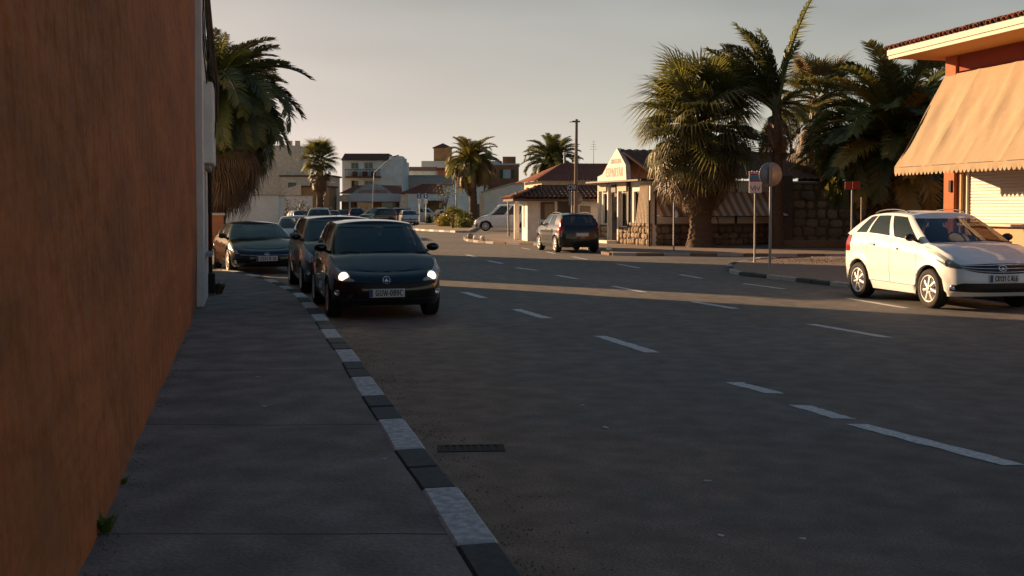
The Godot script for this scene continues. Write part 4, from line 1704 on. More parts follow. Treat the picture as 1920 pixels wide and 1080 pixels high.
func restaurant() -> void:
	# local x runs towards the camera along the street front, local z faces the street
	var turn := atan2(-0.944, 0.331)
	var stones := []
	for k in 6:
		stones.append(stone_mesh(200 + k))
	var t := thing("restaurant", "small restaurant with a lettered gable and stone base behind the fan palm", "restaurant", V(4.02, 0.10, 50.0), turn)
	var mb := MB.new()
	wall(mb, 0.0, 5.3, 0.0, 2.75, 0.0, 0.2, [[0.35, 0.85, 0.95, 2.2], [1.15, 0.0, 2.05, 2.3], [2.25, 0.75, 3.05, 2.2], [3.55, 0.95, 4.2, 2.25]])
	mb.box(Vector3(2.65, 1.35, -5.15), Vector3(5.25, 2.72, 9.9))
	obj("wall", mb.done(), M.plaster_white, t)
	# gable with its lettering
	mb = MB.new()
	mb.prism(PackedVector2Array([Vector2(-0.05, 2.76), Vector2(3.0, 2.76), Vector2(2.92, 3.42), Vector2(2.03, 4.17), Vector2(1.24, 3.65), Vector2(0.8, 3.3), Vector2(0.49, 3.07), Vector2(-0.05, 2.97)]), -0.12, 0.10)
	var gb := obj("gable", mb.done(), M.plaster_white, t)
	letters("gable_lettering", "BRASERIA", 0.20, M.letter_faded, gb, Vector3(1.95, 3.60, 0.105), 0.01, 1.05)
	letters("gable_lettering", "ESPARTAR", 0.40, M.letter_faded, gb, Vector3(1.75, 3.12, 0.105), 0.01, 1.8)
	mb = MB.new()
	mb.ribbed(Vector3(2.03, 4.10, 0.02), Vector3(2.03, 4.10, -9.0), Vector3(5.6, 2.78, -9.0), Vector3(5.6, 2.78, 0.02), 26, 0.05)
	mb.ribbed(Vector3(2.03, 4.10, 0.0), Vector3(2.03, 4.10, -9.0), Vector3(0.6, 2.9, -9.0), Vector3(0.6, 2.9, 0.0), 26, 0.05)
	obj("roof", mb.done(), M.tile_brown, t)
	mb = MB.new()
	mb.box(Vector3(2.65, 2.70, 0.32), Vector3(5.7, 0.07, 0.62))
	obj("canopy", mb.done(), M.frame_dark, t)
	for x in [0.02, 1.08, 2.14, 3.18, 5.26]:
		mb = MB.new()
		mb.box(Vector3(x, 1.35, 0.06), Vector3(0.10, 2.66, 0.10))
		obj("post", mb.done(), M.frame_white if x != 3.18 else M.frame_dark, t)
	for h in [[0.35, 0.85, 0.95, 2.2], [2.25, 0.75, 3.05, 2.2], [3.55, 0.95, 4.2, 2.25]]:
		window(t, h, 0.0, M.frame_dark, M.shop_glass, 1, false)
	mb = MB.new()
	mb.box(Vector3(1.60, 1.12, -0.10), Vector3(0.84, 2.22, 0.05))
	var dr := obj("door", mb.done(), M.board_brown, t)
	mb = MB.new()
	mb.box(Vector3(1.60, 1.25, -0.06), Vector3(0.55, 1.6, 0.02))
	obj("door_glass", mb.done(), M.shop_glass, dr)
	mb = MB.new()
	mb.box(Vector3(1.6, 2.42, 0.05), Vector3(0.46, 0.34, 0.05))
	obj("door_sign", mb.done(), M.frame_dark, t)
	mb = MB.new()
	mb.box(Vector3(1.6, 0.06, 0.35), Vector3(1.0, 0.13, 0.5))
	obj("step", mb.done(), M.plaster_white, t)
	# blinds rolled half down over the shop front
	for q in [[0.10, 1.02, 2.30, 2.66], [2.2, 3.12, 2.28, 2.66]]:
		mb = MB.new()
		mb.box(Vector3((q[0] + q[1]) * 0.5, (q[2] + q[3]) * 0.5, 0.16), Vector3(q[1] - q[0], q[3] - q[2], 0.02))
		obj("blind", mb.done(), M.curtain, t)
	# pale curtain on the corner bay
	mb = MB.new()
	var rows := []
	for i in 41:
		var x := lerpf(4.0, 5.2, i / 40.0)
		var row := []
		for j in 6:
			row.append(Vector3(lerpf(4.45 + (x - 4.0) * 0.62, x, j / 5.0), lerpf(2.6, 0.92, j / 5.0), 0.12 + 0.03 * sin(i * 1.25)))
		rows.append(row)
	mb.grid(rows)
	obj("curtain", mb.done(), M.curtain, t)
	# stone base on the street front
	mb = MB.new()
	wall(mb, 3.25, 5.32, 0.0, 0.90, 0.05, 0.04)
	obj("base_mortar", mb.done(), M.mortar, t)
	mb = MB.new()
	mb.box(Vector3(0.55, 0.4, 0.02), Vector3(1.0, 0.8, 0.06))
	obj("base_mortar", mb.done(), M.mortar, t)
	mb = MB.new()
	mb.box(Vector3(2.65, 0.36, 0.02), Vector3(1.0, 0.72, 0.06))
	obj("base_mortar", mb.done(), M.mortar, t)
	rubble(t, 3.25, 5.34, 0.0, 0.92, 0.05, 0.26, stones, [M.stone_c, M.stone_a, M.stone_c])
	rubble(t, 0.08, 1.04, 0.0, 0.80, 0.05, 0.26, stones, [M.stone_c, M.stone_a])
	rubble(t, 2.16, 3.14, 0.0, 0.72, 0.05, 0.26, stones, [M.stone_c, M.stone_a])

	# the terrace side that faces the camera: low stone wall, lettered board, striped awning
	var side := turn + PI / 2
	var c := thing("terrace_wall", "low brown stone terrace wall under the striped awning", "wall", V(5.80, 0.10, 45.02), side)
	mb = MB.new()
	mb.box(Vector3(2.95, 0.42, -0.10), Vector3(5.7, 0.84, 0.2))
	obj("core", mb.done(), M.mortar, c)
	mb = MB.new()
	mb.box(Vector3(2.95, 0.87, -0.06), Vector3(5.7, 0.06, 0.34))
	obj("coping", mb.done(), M.stone_b, c)
	rubble(c, 0.1, 5.8, 0.0, 0.84, 0.0, 0.30, stones, [M.stone_b, M.stone_b, M.stone_a])
	mb = MB.new()
	mb.box(Vector3(2.95, 1.12, -0.10), Vector3(5.5, 0.34, 0.05))
	var bd := obj("name_board", mb.done(), M.board_brown, c)
	letters("board_lettering", "MERCO", 0.24, M.letter_dark, bd, Vector3(3.9, 1.12, -0.072), 0.006, 1.6, true)
	for x in [0.12, 2.0, 3.9, 5.75]:
		mb = MB.new()
		mb.box(Vector3(x, 1.6, -0.02), Vector3(0.09, 1.5, 0.09))
		obj("post", mb.done(), M.frame_dark, c)
	var sa := thing("striped_awning", "orange and white striped awning over the restaurant terrace", "awning", V(5.80, 0.10, 45.02), side)
	var ns := 32
	for k in ns:
		var xa := 0.0 + 5.85 * k / ns
		var xb := 0.0 + 5.85 * (k + 1) / ns
		mb = MB.new()
		var r2 := []
		for j in 6:
			var f := j / 5.0
			var y := lerpf(2.35, 1.22, f) - 0.05 * sin(f * PI)
			r2.append([Vector3(xa, y, lerpf(-0.1, 0.95, f)), Vector3(xb, y, lerpf(-0.1, 0.95, f))])
		mb.grid(r2)
		obj("stripe", mb.done(), M.canvas_stripe if k % 2 == 0 else M.canvas_white, sa)
	mb = MB.new()
	mb.tube([Vector3(0, 1.21, 0.95), Vector3(5.85, 1.21, 0.95)], [0.02, 0.02], 6)
	mb.tube([Vector3(0.05, 1.21, 0.95), Vector3(0.05, 1.25, -0.02)], [0.015, 0.015], 6)
	mb.tube([Vector3(5.8, 1.21, 0.95), Vector3(5.8, 1.25, -0.02)], [0.015, 0.015], 6)
	obj("frame", mb.done(), M.frame_dark, sa)
	# the rubble garden wall under the palms
	var g := thing("garden_wall", "tall dark rubble stone wall under the big date palm", "wall", V(11.35, 0.10, 46.4), deg_to_rad(-4.0))
	mb = MB.new()
	mb.box(Vector3(5.0, 1.28, -0.15), Vector3(10.2, 2.56, 0.3))
	obj("core", mb.done(), M.mortar, g)
	mb = MB.new()
	mb.box(Vector3(5.0, 2.60, -0.15), Vector3(10.3, 0.08, 0.42))
	obj("coping", mb.done(), M.stone_b, g)
	mb = MB.new()
	mb.box(Vector3(0.15, 1.45, -0.1), Vector3(0.7, 2.9, 0.7))
	obj("end_pier", mb.done(), M.mortar, g)
	rubble(g, 0.5, 10.1, 0.0, 2.54, 0.0, 0.42, stones, [M.stone_b, M.stone_a, M.stone_b])
	# stone planter kerb before the wall
	mb = MB.new()
	mb.bevel(Vector3.ZERO, Vector3(9.0, 0.28, 0.4), 0.03)
	var pk := obj("planter_kerb", mb.done(), M.stone_b, self, Transform3D(Basis(), V(15.0, 0.24, 43.0)))
	tag(pk, "low stone planter kerb in front of the rubble wall", "kerb")


func hut() -> void:
	# front of the hut faces the camera
	var t := thing("kiosk_hut", "small cream kiosk hut with an overhanging brown tile roof", "kiosk", V(0.72, 0.10, 51.2), deg_to_rad(7.2))
	var mb := MB.new()
	# front wall with the serving opening, left wall with a slit window
	wall(mb, 0.0, 3.75, 0.0, 1.95, 0.0, 0.16, [[1.42, 0.55, 2.1, 1.9]])
	obj("front_wall", mb.done(), M.plaster_white, t)
	mb = MB.new()
	var xf := Basis(Vector3(0, 0, 1), Vector3(0, 1, 0), Vector3(-1, 0, 0))
	var lw := MB.new()
	wall(lw, -1.9, -0.17, 0.0, 1.95, 0.0, 0.16, [[-1.35, 0.62, -0.95, 1.72]])
	obj("side_wall", lw.done(), M.plaster_white, t, Transform3D(Basis(Vector3.UP, -PI / 2), Vector3(0, 0, 0)))
	mb.box(Vector3(1.9, 0.95, -1.85), Vector3(3.7, 1.9, 0.14))
	mb.box(Vector3(3.67, 0.95, -1.0), Vector3(0.16, 1.9, 1.6))
	mb.box(Vector3(1.9, 1.9, -1.0), Vector3(3.6, 0.06, 1.7))
	obj("back_wall", mb.done(), M.plaster_white, t)
	var sw := window(t, [-1.35, 0.62, -0.95, 1.72], 0.0, M.board_brown, M.shop_glass, 0, false, 0.08, "side_window")
	sw.transform = Transform3D(Basis(Vector3.UP, -PI / 2), Vector3.ZERO)
	mb = MB.new()
	mb.bevel(Vector3(-0.15, 0.97, -2.75), Vector3(0.24, 1.94, 0.24), 0.02)
	obj("porch_post", mb.done(), M.plaster_white, t)
	mb = MB.new()
	mb.bevel(Vector3(0.95, 1.42, 0.03), Vector3(0.66, 0.82, 0.06), 0.02)
	var bd := obj("notice_board", mb.done(), M.board_brown, t)
	mb = MB.new()
	mb.box(Vector3(1.02, 1.42, 0.065), Vector3(0.42, 0.66, 0.01))
	obj("notice_sheet", mb.done(), M.board_pale, bd)
	mb = MB.new()
	mb.bevel(Vector3(2.75, 1.35, 0.03), Vector3(0.5, 0.6, 0.05), 0.02)
	obj("notice_board", mb.done(), M.board_pale, t)
	# roof: front slope and left hip in barrel tiles
	var eave := 1.98
	var ridge := 2.52
	mb = MB.new()
	mb.flat()
	var e0 := Vector3(-0.75, eave, 0.55)
	var e1 := Vector3(3.95, eave, 0.55)
	var r0 := Vector3(0.75, ridge, -1.5)
	var r1 := Vector3(3.95, ridge, -1.5)
	var b0 := Vector3(-0.75, eave, -3.5)
	var b1 := Vector3(3.95, eave, -3.5)
	mb.quad(e0, e1, r1, r0)
	mb.tri(b0, e0, r0)
	mb.quad(b1, b0, r0, r1)
	mb.quad(e0, b0, b1, e1)
	mb.tri(e1, b1, r1)
	obj("roof_deck", mb.done(), M.tile_brown, t)
	mb = MB.new()
	mb.box(Vector3(1.6, eave - 0.06, 0.50), Vector3(4.7, 0.10, 0.06))
	mb.box(Vector3(-0.70, eave - 0.06, -1.5), Vector3(0.06, 0.10, 4.0))
	obj("eave_board", mb.done(), M.board_brown, t)
	var tm := tile_mesh(0.50, 0.105)
	var slope := atan2(ridge - eave, 2.05)
	var up := Vector3(0, sin(slope), -cos(slope))
	var len_ := Vector2(2.05, ridge - eave).length()
	for i in 22:
		var x := -0.68 + i * 0.212
		for j in 5:
			var s := j * 0.44
			# the hip cuts the left columns short
			if x < e0.x + (r0.x - e0.x) * s / len_ - 0.1:
				continue
			obj("roof_tile", tm, M.tile_brown, t, Transform3D(Basis(Vector3.RIGHT, slope), Vector3(x, eave + 0.012, 0.60) + up * s))
	var slope2 := atan2(ridge - eave, 1.5)
	var up2 := Vector3(cos(slope2), sin(slope2), 0)
	for i in 19:
		var z := 0.45 - i * 0.212
		for j in 3:
			var s := j * 0.44
			var f := s / Vector2(1.5, ridge - eave).length()
			if z > 0.55 - 2.05 * f + 0.1 or z < -3.5 + 2.0 * f - 0.1:
				continue
			obj("roof_tile", tm, [M.tile_brown, M.tile_red, M.tile_red][rng.randi() % 3], t, Transform3D(Basis(Vector3.UP, -PI / 2) * Basis(Vector3.RIGHT, slope2), Vector3(-0.80, eave + 0.012, z) + up2 * s))
	# ridge and hip caps
	for q in [[e0, r0, 6], [r0, r1, 8]]:
		var d: Vector3 = (q[1] - q[0])
		for k in q[2]:
			var a: Vector3 = q[0] + d * k / q[2]
			obj("ridge_tile", tm, M.tile_brown, t, Transform3D(Basis.looking_at(d.normalized(), Vector3.UP), a + Vector3(0, 0.06, 0)))


# ---------------------------------------------------------------- buildings far behind
func block(parent: Node3D, called: String, m: Material, x0: float, x1: float, y0: float, y1: float, deep: float, z := 0.0) -> MeshInstance3D:
	var mb := MB.new()
	mb.box(Vector3((x0 + x1) * 0.5, (y0 + y1) * 0.5, z - deep * 0.5), Vector3(x1 - x0, y1 - y0, deep))
	return obj(called, mb.done(), m, parent)


func far_buildings() -> void:
	var mb: MB
	# cream tower house on the left, with merlons
	var t := thing("tower_house", "tall cream house with battlements left of the distant fan palm", "building", V(-31.0, 0.0, 150.0))
	block(t, "wall", M.plaster_cream, -9.0, 1.9, 0.0, 10.2, 8.0)
	block(t, "wing", M.plaster_cream, -0.4, 6.5, 0.0, 5.9, 7.0, 1.2)
	block(t, "wing_roof", M.tile_brown, -0.6, 6.8, 5.9, 6.1, 7.4, 1.4)
	for x in [0.5, 1.55]:
		block(t, "merlon", M.plaster_cream, x - 0.25, x + 0.33, 10.2, 10.85, 0.7, -0.1)
	for h in [[0.6, 3.9, 1.6, 5.1], [3.6, 3.9, 4.8, 5.1]]:
		window(t, h, 1.34, M.frame_dark, M.dark_glass, 1, true, 0.1)
	# tan low house
	t = thing("tan_house", "low tan house with a cream gable end before the tower house", "building", V(-26.0, 0.0, 140.0))
	block(t, "wall", M.plaster_tan, -0.9, 2.6, 0.0, 4.3, 6.0)
	mb = MB.new()
	mb.prism(PackedVector2Array([Vector2(-2.9, 0), Vector2(-0.92, 0), Vector2(-0.92, 4.7), Vector2(-2.9, 4.1)]), -6.0, 0.3)
	obj("gable_end", mb.done(), M.plaster_cream, t)
	window(t, [-2.4, 1.6, -1.5, 3.2], 0.42, M.frame_dark, M.dark_glass, 1, true, 0.1)
	block(t, "roof", M.tile_brown, -1.0, 2.8, 4.3, 4.5, 6.4, 0.2)
	# white garden wall and the pale wall beside the left palm
	t = thing("white_yard_wall", "plain white yard wall behind the silver car", "wall", V(-22.2, 0.0, 116.0))
	block(t, "wall", M.plaster_white, -2.9, 1.0, 0.0, 2.9, 0.3)
	block(t, "coping", M.plaster_grey, -3.0, 1.1, 2.9, 3.0, 0.4, 0.05)
	t = thing("pale_end_wall", "pale grey end wall right of the left palm skirt", "wall", V(-13.6, 0.0, 62.0), deg_to_rad(8.0))
	block(t, "wall", M.plaster_pale, -2.6, 0.35, 0.0, 2.35, 5.0)
	block(t, "coping", M.plaster_grey, -2.7, 0.45, 2.35, 2.43, 5.2, 0.08)
	# white apartment block
	t = thing("apartment_block", "white apartment block with a brown mansard roof and a balcony", "building", V(-20.5, 0.0, 160.0))
	var holes := [[-3.0, 7.35, -1.9, 8.3], [-1.1, 7.35, 0.2, 8.3], [-3.0, 4.6, -1.9, 5.7], [-1.1, 4.6, 0.2, 5.7]]
	mb = MB.new()
	wall(mb, -4.3, 4.6, 0.0, 8.6, 0.0, 0.3, holes)
	mb.box(Vector3(0.15, 4.3, -4.8), Vector3(8.9, 8.6, 8.9))
	mb.box(Vector3(3.5, 8.9, -2.0), Vector3(1.9, 0.66, 4.0))
	obj("wall", mb.done(), M.plaster_pale, t)
	block(t, "chimney", M.plaster_pale, 4.0, 4.75, 8.0, 9.0, 1.0, -3.0)
	mb = MB.new()
	mb.ribbed(Vector3(-4.5, 8.55, 0.35), Vector3(2.6, 8.55, 0.35), Vector3(2.45, 9.65, -1.6), Vector3(-4.2, 9.65, -1.6), 30, 0.06)
	mb.box(Vector3(-0.9, 9.1, -3.5), Vector3(6.7, 1.0, 3.7))
	obj("mansard_roof", mb.done(), M.tile_brown, t)
	for h in holes:
		window(t, h, 0.0, M.frame_white, M.dark_glass, 1, false, 0.15)
	var bl := Node3D.new()
	bl.name = "balcony"
	t.add_child(bl)
	block(bl, "slab", M.tile_brown, -3.7, 1.4, 6.05, 6.25, 1.3, 1.3)
	for k in 24:
		block(bl, "baluster", M.frame_dark, -3.65 + k * 0.217, -3.60 + k * 0.217, 6.25, 7.2, 0.04, 1.28)
	block(bl, "handrail", M.frame_dark, -3.7, 1.4, 7.2, 7.28, 0.07, 1.3)
	# chairs and plants on the balcony read as dark and red shapes
	for q in [[-2.4, M.board_brown], [-0.9, M.tile_brown], [0.3, M.board_brown]]:
		mb = MB.new()
		mb.bevel(Vector3(q[0], 6.62, 0.6), Vector3(0.7, 0.7, 0.4), 0.08)
		var ch := obj("balcony_box", mb.done(), q[1], self, t.transform)
		tag(ch, "small box standing on the apartment balcony", "box", "boxes on the apartment balcony")
	# gabled shop with its curved name
	t = thing("gabled_shop", "shop with a pale gable bearing red letters and a white fascia", "shop", V(-18.4, 0.0, 145.0))
	mb = MB.new()
	mb.ribbed(Vector3(-4.6, 3.5, 0.8), Vector3(4.0, 3.5, 0.8), Vector3(3.4, 4.7, -3.5), Vector3(-2.8, 4.7, -3.5), 34, 0.06)
	obj("roof", mb.done(), M.tile_red, t)
	mb = MB.new()
	var gp := PackedVector2Array([Vector2(-2.9, 3.55)])
	for k in 9:
		var f := k / 8.0
		gp.append(Vector2(-2.6 + 5.2 * f, 3.6 + 1.25 * pow(sin(f * PI), 0.9)))
	gp.append(Vector2(2.9, 3.55))
	gp.reverse()
	mb.prism(gp, 0.75, 0.95)
	var gb := obj("gable", mb.done(), M.plaster_teal, t)
	letters("shop_lettering", "ZANNOVANTIS", 0.42, M.letter_red, gb, Vector3(0.1, 3.83, 0.96), 0.02, 3.7)
	block(t, "fascia", M.fascia_grey, -3.0, 3.75, 2.5, 3.5, 0.25, 1.1)
	block(t, "back_wall", M.plaster_tan, -4.5, 4.0, 0.0, 3.4, 3.0, -2.0)
	block(t, "side_canopy", M.plaster_cream, -4.6, -3.05, 2.5, 3.3, 0.25, 0.9)
	for x in [-4.5, -2.95, 3.7]:
		block(t, "column", M.frame_white, x - 0.1, x + 0.1, 0.0, 2.5, 0.2, 1.0)
	for q in [[-2.6, -0.3, M.shop_glass], [-0.25, 0.75, M.orange_door], [0.9, 3.5, M.shop_glass]]:
		block(t, "shop_window" if q[2] != M.orange_door else "door", q[2], q[0], q[1], 0.05, 2.4, 0.08, -1.9)
	# red hipped shop
	t = thing("hipped_shop", "low shop with a red hipped roof behind the round blue signs", "shop", V(-9.8, 0.0, 140.0))
	mb = MB.new()
	mb.ribbed(Vector3(-4.6, 3.45, 0.8), Vector3(4.5, 3.45, 0.8), Vector3(1.8, 4.75, -3.0), Vector3(-1.9, 4.75, -3.0), 40, 0.06)
	mb.ribbed(Vector3(4.5, 3.45, 0.8), Vector3(4.5, 3.45, -6.0), Vector3(1.8, 4.75, -3.05), Vector3(1.8, 4.75, -3.0), 20, 0.06)
	mb.ribbed(Vector3(-4.6, 3.45, 0.8), Vector3(-4.6, 3.45, -6.0), Vector3(-1.9, 4.75, -3.05), Vector3(-1.9, 4.75, -3.0), 20, 0.06)
	obj("roof", mb.done(), M.tile_red, t)
	block(t, "fascia", M.plaster_pale, -3.5, 3.9, 2.6, 3.4, 0.25, 0.7)
	block(t, "wall", M.plaster_pale, -3.5, -1.4, 0.0, 2.6, 1.0, 0.6)
	block(t, "back_wall", M.plaster_tan, -4.3, 4.3, 0.0, 3.4, 3.0, -1.6)
	block(t, "side_wall", M.plaster_cream, -4.4, -3.55, 0.0, 3.4, 2.0, 0.4)
	block(t, "end_wall", M.plaster_tan, 3.95, 4.4, 0.0, 3.4, 2.0, 0.4)
	block(t, "shop_window", M.shop_glass, 0.4, 1.5, 0.3, 2.3, 0.08, -1.5)
	block(t, "shop_window", M.shop_glass, 2.4, 3.8, 0.3, 2.4, 0.08, -1.5)
	# grey warehouse band between them and the brown buildings
	t = thing("grey_warehouse", "long grey flat-roofed building behind the red hipped shop", "building", V(-10.5, 0.0, 168.0))
	block(t, "wall", M.plaster_grey, -5.6, 6.5, 0.0, 6.4, 8.0)
	block(t, "parapet", M.plaster_teal, -5.7, 6.6, 6.4, 6.7, 8.2, 0.1)
	t = thing("low_house_row", "pale pink low houses between the white apartments and brown block", "building", V(-14.8, 0.0, 180.0))
	block(t, "wall", M.plaster_pale, -2.5, 2.2, 0.0, 7.8, 6.0)
	mb = MB.new()
	mb.ribbed(Vector3(-2.6, 7.7, 0.3), Vector3(2.3, 7.7, 0.3), Vector3(2.3, 8.5, -3.0), Vector3(-2.6, 8.5, -3.0), 18, 0.06)
	obj("roof", mb.done(), M.tile_brown, t)
	# brown block with the little tower
	t = thing("brown_block", "brown flat block with a square ochre tower behind a date palm", "building", V(-11.0, 0.0, 190.0))
	mb = MB.new()
	wall(mb, -4.7, 9.0, 0.0, 8.6, 0.0, 0.3, [[-2.7, 5.6, -0.6, 7.3]])
	mb.box(Vector3(2.15, 4.3, -4.8), Vector3(13.6, 8.6, 8.9))
	obj("wall", mb.done(), M.plaster_brown, t)
	block(t, "parapet", M.fascia_grey, -4.7, 9.2, 8.62, 9.8, 8.0, 0.1)
	block(t, "red_band", M.tile_brown, -4.6, 9.05, 8.2, 8.6, 0.2, 0.15)
	window(t, [-2.7, 5.6, -0.6, 7.3], 0.0, M.frame_white, M.fascia_grey, 1, false)
	block(t, "tower", M.plaster_tan, -2.6, 0.4, 9.8, 12.1, 3.0, -0.5)
	mb = MB.new()
	for s in 4:
		var a := [Vector3(-2.9, 12.1, -0.2), Vector3(0.7, 12.1, -0.2), Vector3(0.7, 12.1, -3.8), Vector3(-2.9, 12.1, -3.8)]
		mb.flat()
		mb.tri(a[s], a[(s + 1) % 4], Vector3(-1.1, 13.0, -2.0))
	obj("tower_roof", mb.done(), M.tile_brown, t)
	# terracotta block
	t = thing("terracotta_block", "terracotta flat block with a green-shuttered window and a roof cabin", "building", V(-3.4, 0.0, 175.0))
	mb = MB.new()
	wall(mb, -3.2, 4.5, 0.0, 8.5, 0.0, 0.3, [[2.0, 6.4, 3.2, 7.8]])
	mb.box(Vector3(0.65, 4.25, -4.3), Vector3(7.7, 8.5, 7.9))
	obj("wall", mb.done(), M.plaster_brown, t)
	block(t, "parapet", M.fascia_grey, -3.3, 4.65, 8.5, 8.75, 8.4, 0.15)
	block(t, "roof_cabin", M.plaster_brown, 1.9, 4.0, 8.75, 9.9, 2.4, -1.0)
	var wn := window(t, [2.0, 6.4, 3.2, 7.8], 0.0, M.frame_white, M.fascia_grey, 1, false)
	block(wn, "shutter", M.shutter_green, 1.42, 1.98, 6.4, 7.8, 0.06, 0.06)
	block(wn, "shutter", M.shutter_green, 3.22, 3.75, 6.4, 7.8, 0.06, 0.06)
	# white sheds in front of it
	t = thing("white_shed", "long white shed with a sloping roof line behind the white van", "building", V(0.0, 0.0, 96.0), deg_to_rad(-4.0))
	mb = MB.new()
	mb.prism(PackedVector2Array([Vector2(-2.6, 0), Vector2(7.0, 0), Vector2(7.0, 3.75), Vector2(0.2, 3.75), Vector2(-2.6, 3.0)]), -8.0, 0.0)
	obj("wall", mb.done(), M.plaster_pale, t)
	mb = MB.new()
	mb.prism(PackedVector2Array([Vector2(-2.75, 2.97), Vector2(0.15, 3.76), Vector2(7.1, 3.76), Vector2(7.1, 3.88), Vector2(0.1, 3.88), Vector2(-2.75, 3.09)]), -8.1, 0.15)
	obj("roof_edge", mb.done(), M.plaster_grey, t)
	block(t, "lit_post", M.plaster_cream, -2.85, -2.55, 0.0, 2.9, 0.3, 0.1)
	t = thing("white_outbuilding", "small white outbuilding behind the date palm trunk", "building", V(-5.2, 0.0, 125.0))
	block(t, "wall", M.plaster_pale, -2.6, 2.3, 0.0, 4.1, 5.0)
	block(t, "roof_slab", M.plaster_grey, -2.7, 2.4, 4.1, 4.25, 5.2, 0.1)
	block(t, "door", M.board_brown, 1.2, 2.0, 0.05, 2.1, 0.06, 0.05)
	# villa with the red hipped roof
	t = thing("villa", "cream villa with a wide red hipped tile roof behind the kiosk", "house", V(4.6, 0.0, 76.0), deg_to_rad(10.0))
	mb = MB.new()
	wall(mb, -2.6, 6.0, 0.0, 3.55, 0.0, 0.3, [[-1.1, 2.1, -0.3, 3.2], [0.9, 2.1, 1.7, 3.2]])
	mb.box(Vector3(1.7, 1.77, -3.4), Vector3(8.58, 3.55, 6.2))
	obj("wall", mb.done(), M.plaster_cream, t)
	for h in [[-1.1, 2.1, -0.3, 3.2], [0.9, 2.1, 1.7, 3.2]]:
		window(t, h, 0.0, M.frame_white, M.dark_glass, 1, true)
	mb = MB.new()
	mb.ribbed(Vector3(-3.2, 3.5, 0.6), Vector3(6.6, 3.5, 0.6), Vector3(3.6, 4.85, -3.2), Vector3(-0.4, 4.85, -3.2), 44, 0.05)
	mb.ribbed(Vector3(-3.2, 3.5, 0.6), Vector3(-3.2, 3.5, -7.0), Vector3(-0.4, 4.85, -3.25), Vector3(-0.4, 4.85, -3.2), 34, 0.05)
	mb.ribbed(Vector3(6.6, 3.5, 0.6), Vector3(6.6, 3.5, -7.0), Vector3(3.6, 4.85, -3.25), Vector3(3.6, 4.85, -3.2), 34, 0.05)
	obj("roof", mb.done(), M.tile_red, t)
	block(t, "porch_fascia", M.plaster_cream, 1.6, 4.6, 2.75, 2.95, 0.2, 1.6)
	mb = MB.new()
	mb.ribbed(Vector3(1.4, 2.95, 1.9), Vector3(4.8, 2.95, 1.9), Vector3(4.8, 3.5, 0.3), Vector3(1.4, 3.5, 0.3), 16, 0.05)
	obj("porch_roof", mb.done(), M.tile_red, t)
	for x in [1.7, 4.5]:
		block(t, "porch_post", M.plaster_cream, x - 0.1, x + 0.1, 0.0, 2.75, 0.2, 1.6)
	mb = MB.new()
	mb.tube([Vector3(1.9, 4.7, -3.2), Vector3(1.9, 6.6, -3.2)], [0.02, 0.015], 5)
	for k in 4:
		mb.tube([Vector3(1.9 - 0.28 + k * 0.05, 5.9 + k * 0.18, -3.2), Vector3(1.9 + 0.28 - k * 0.05, 5.9 + k * 0.18, -3.2)], [0.008, 0.008], 4)
	obj("aerial", mb.done(), M.pole_grey, t)


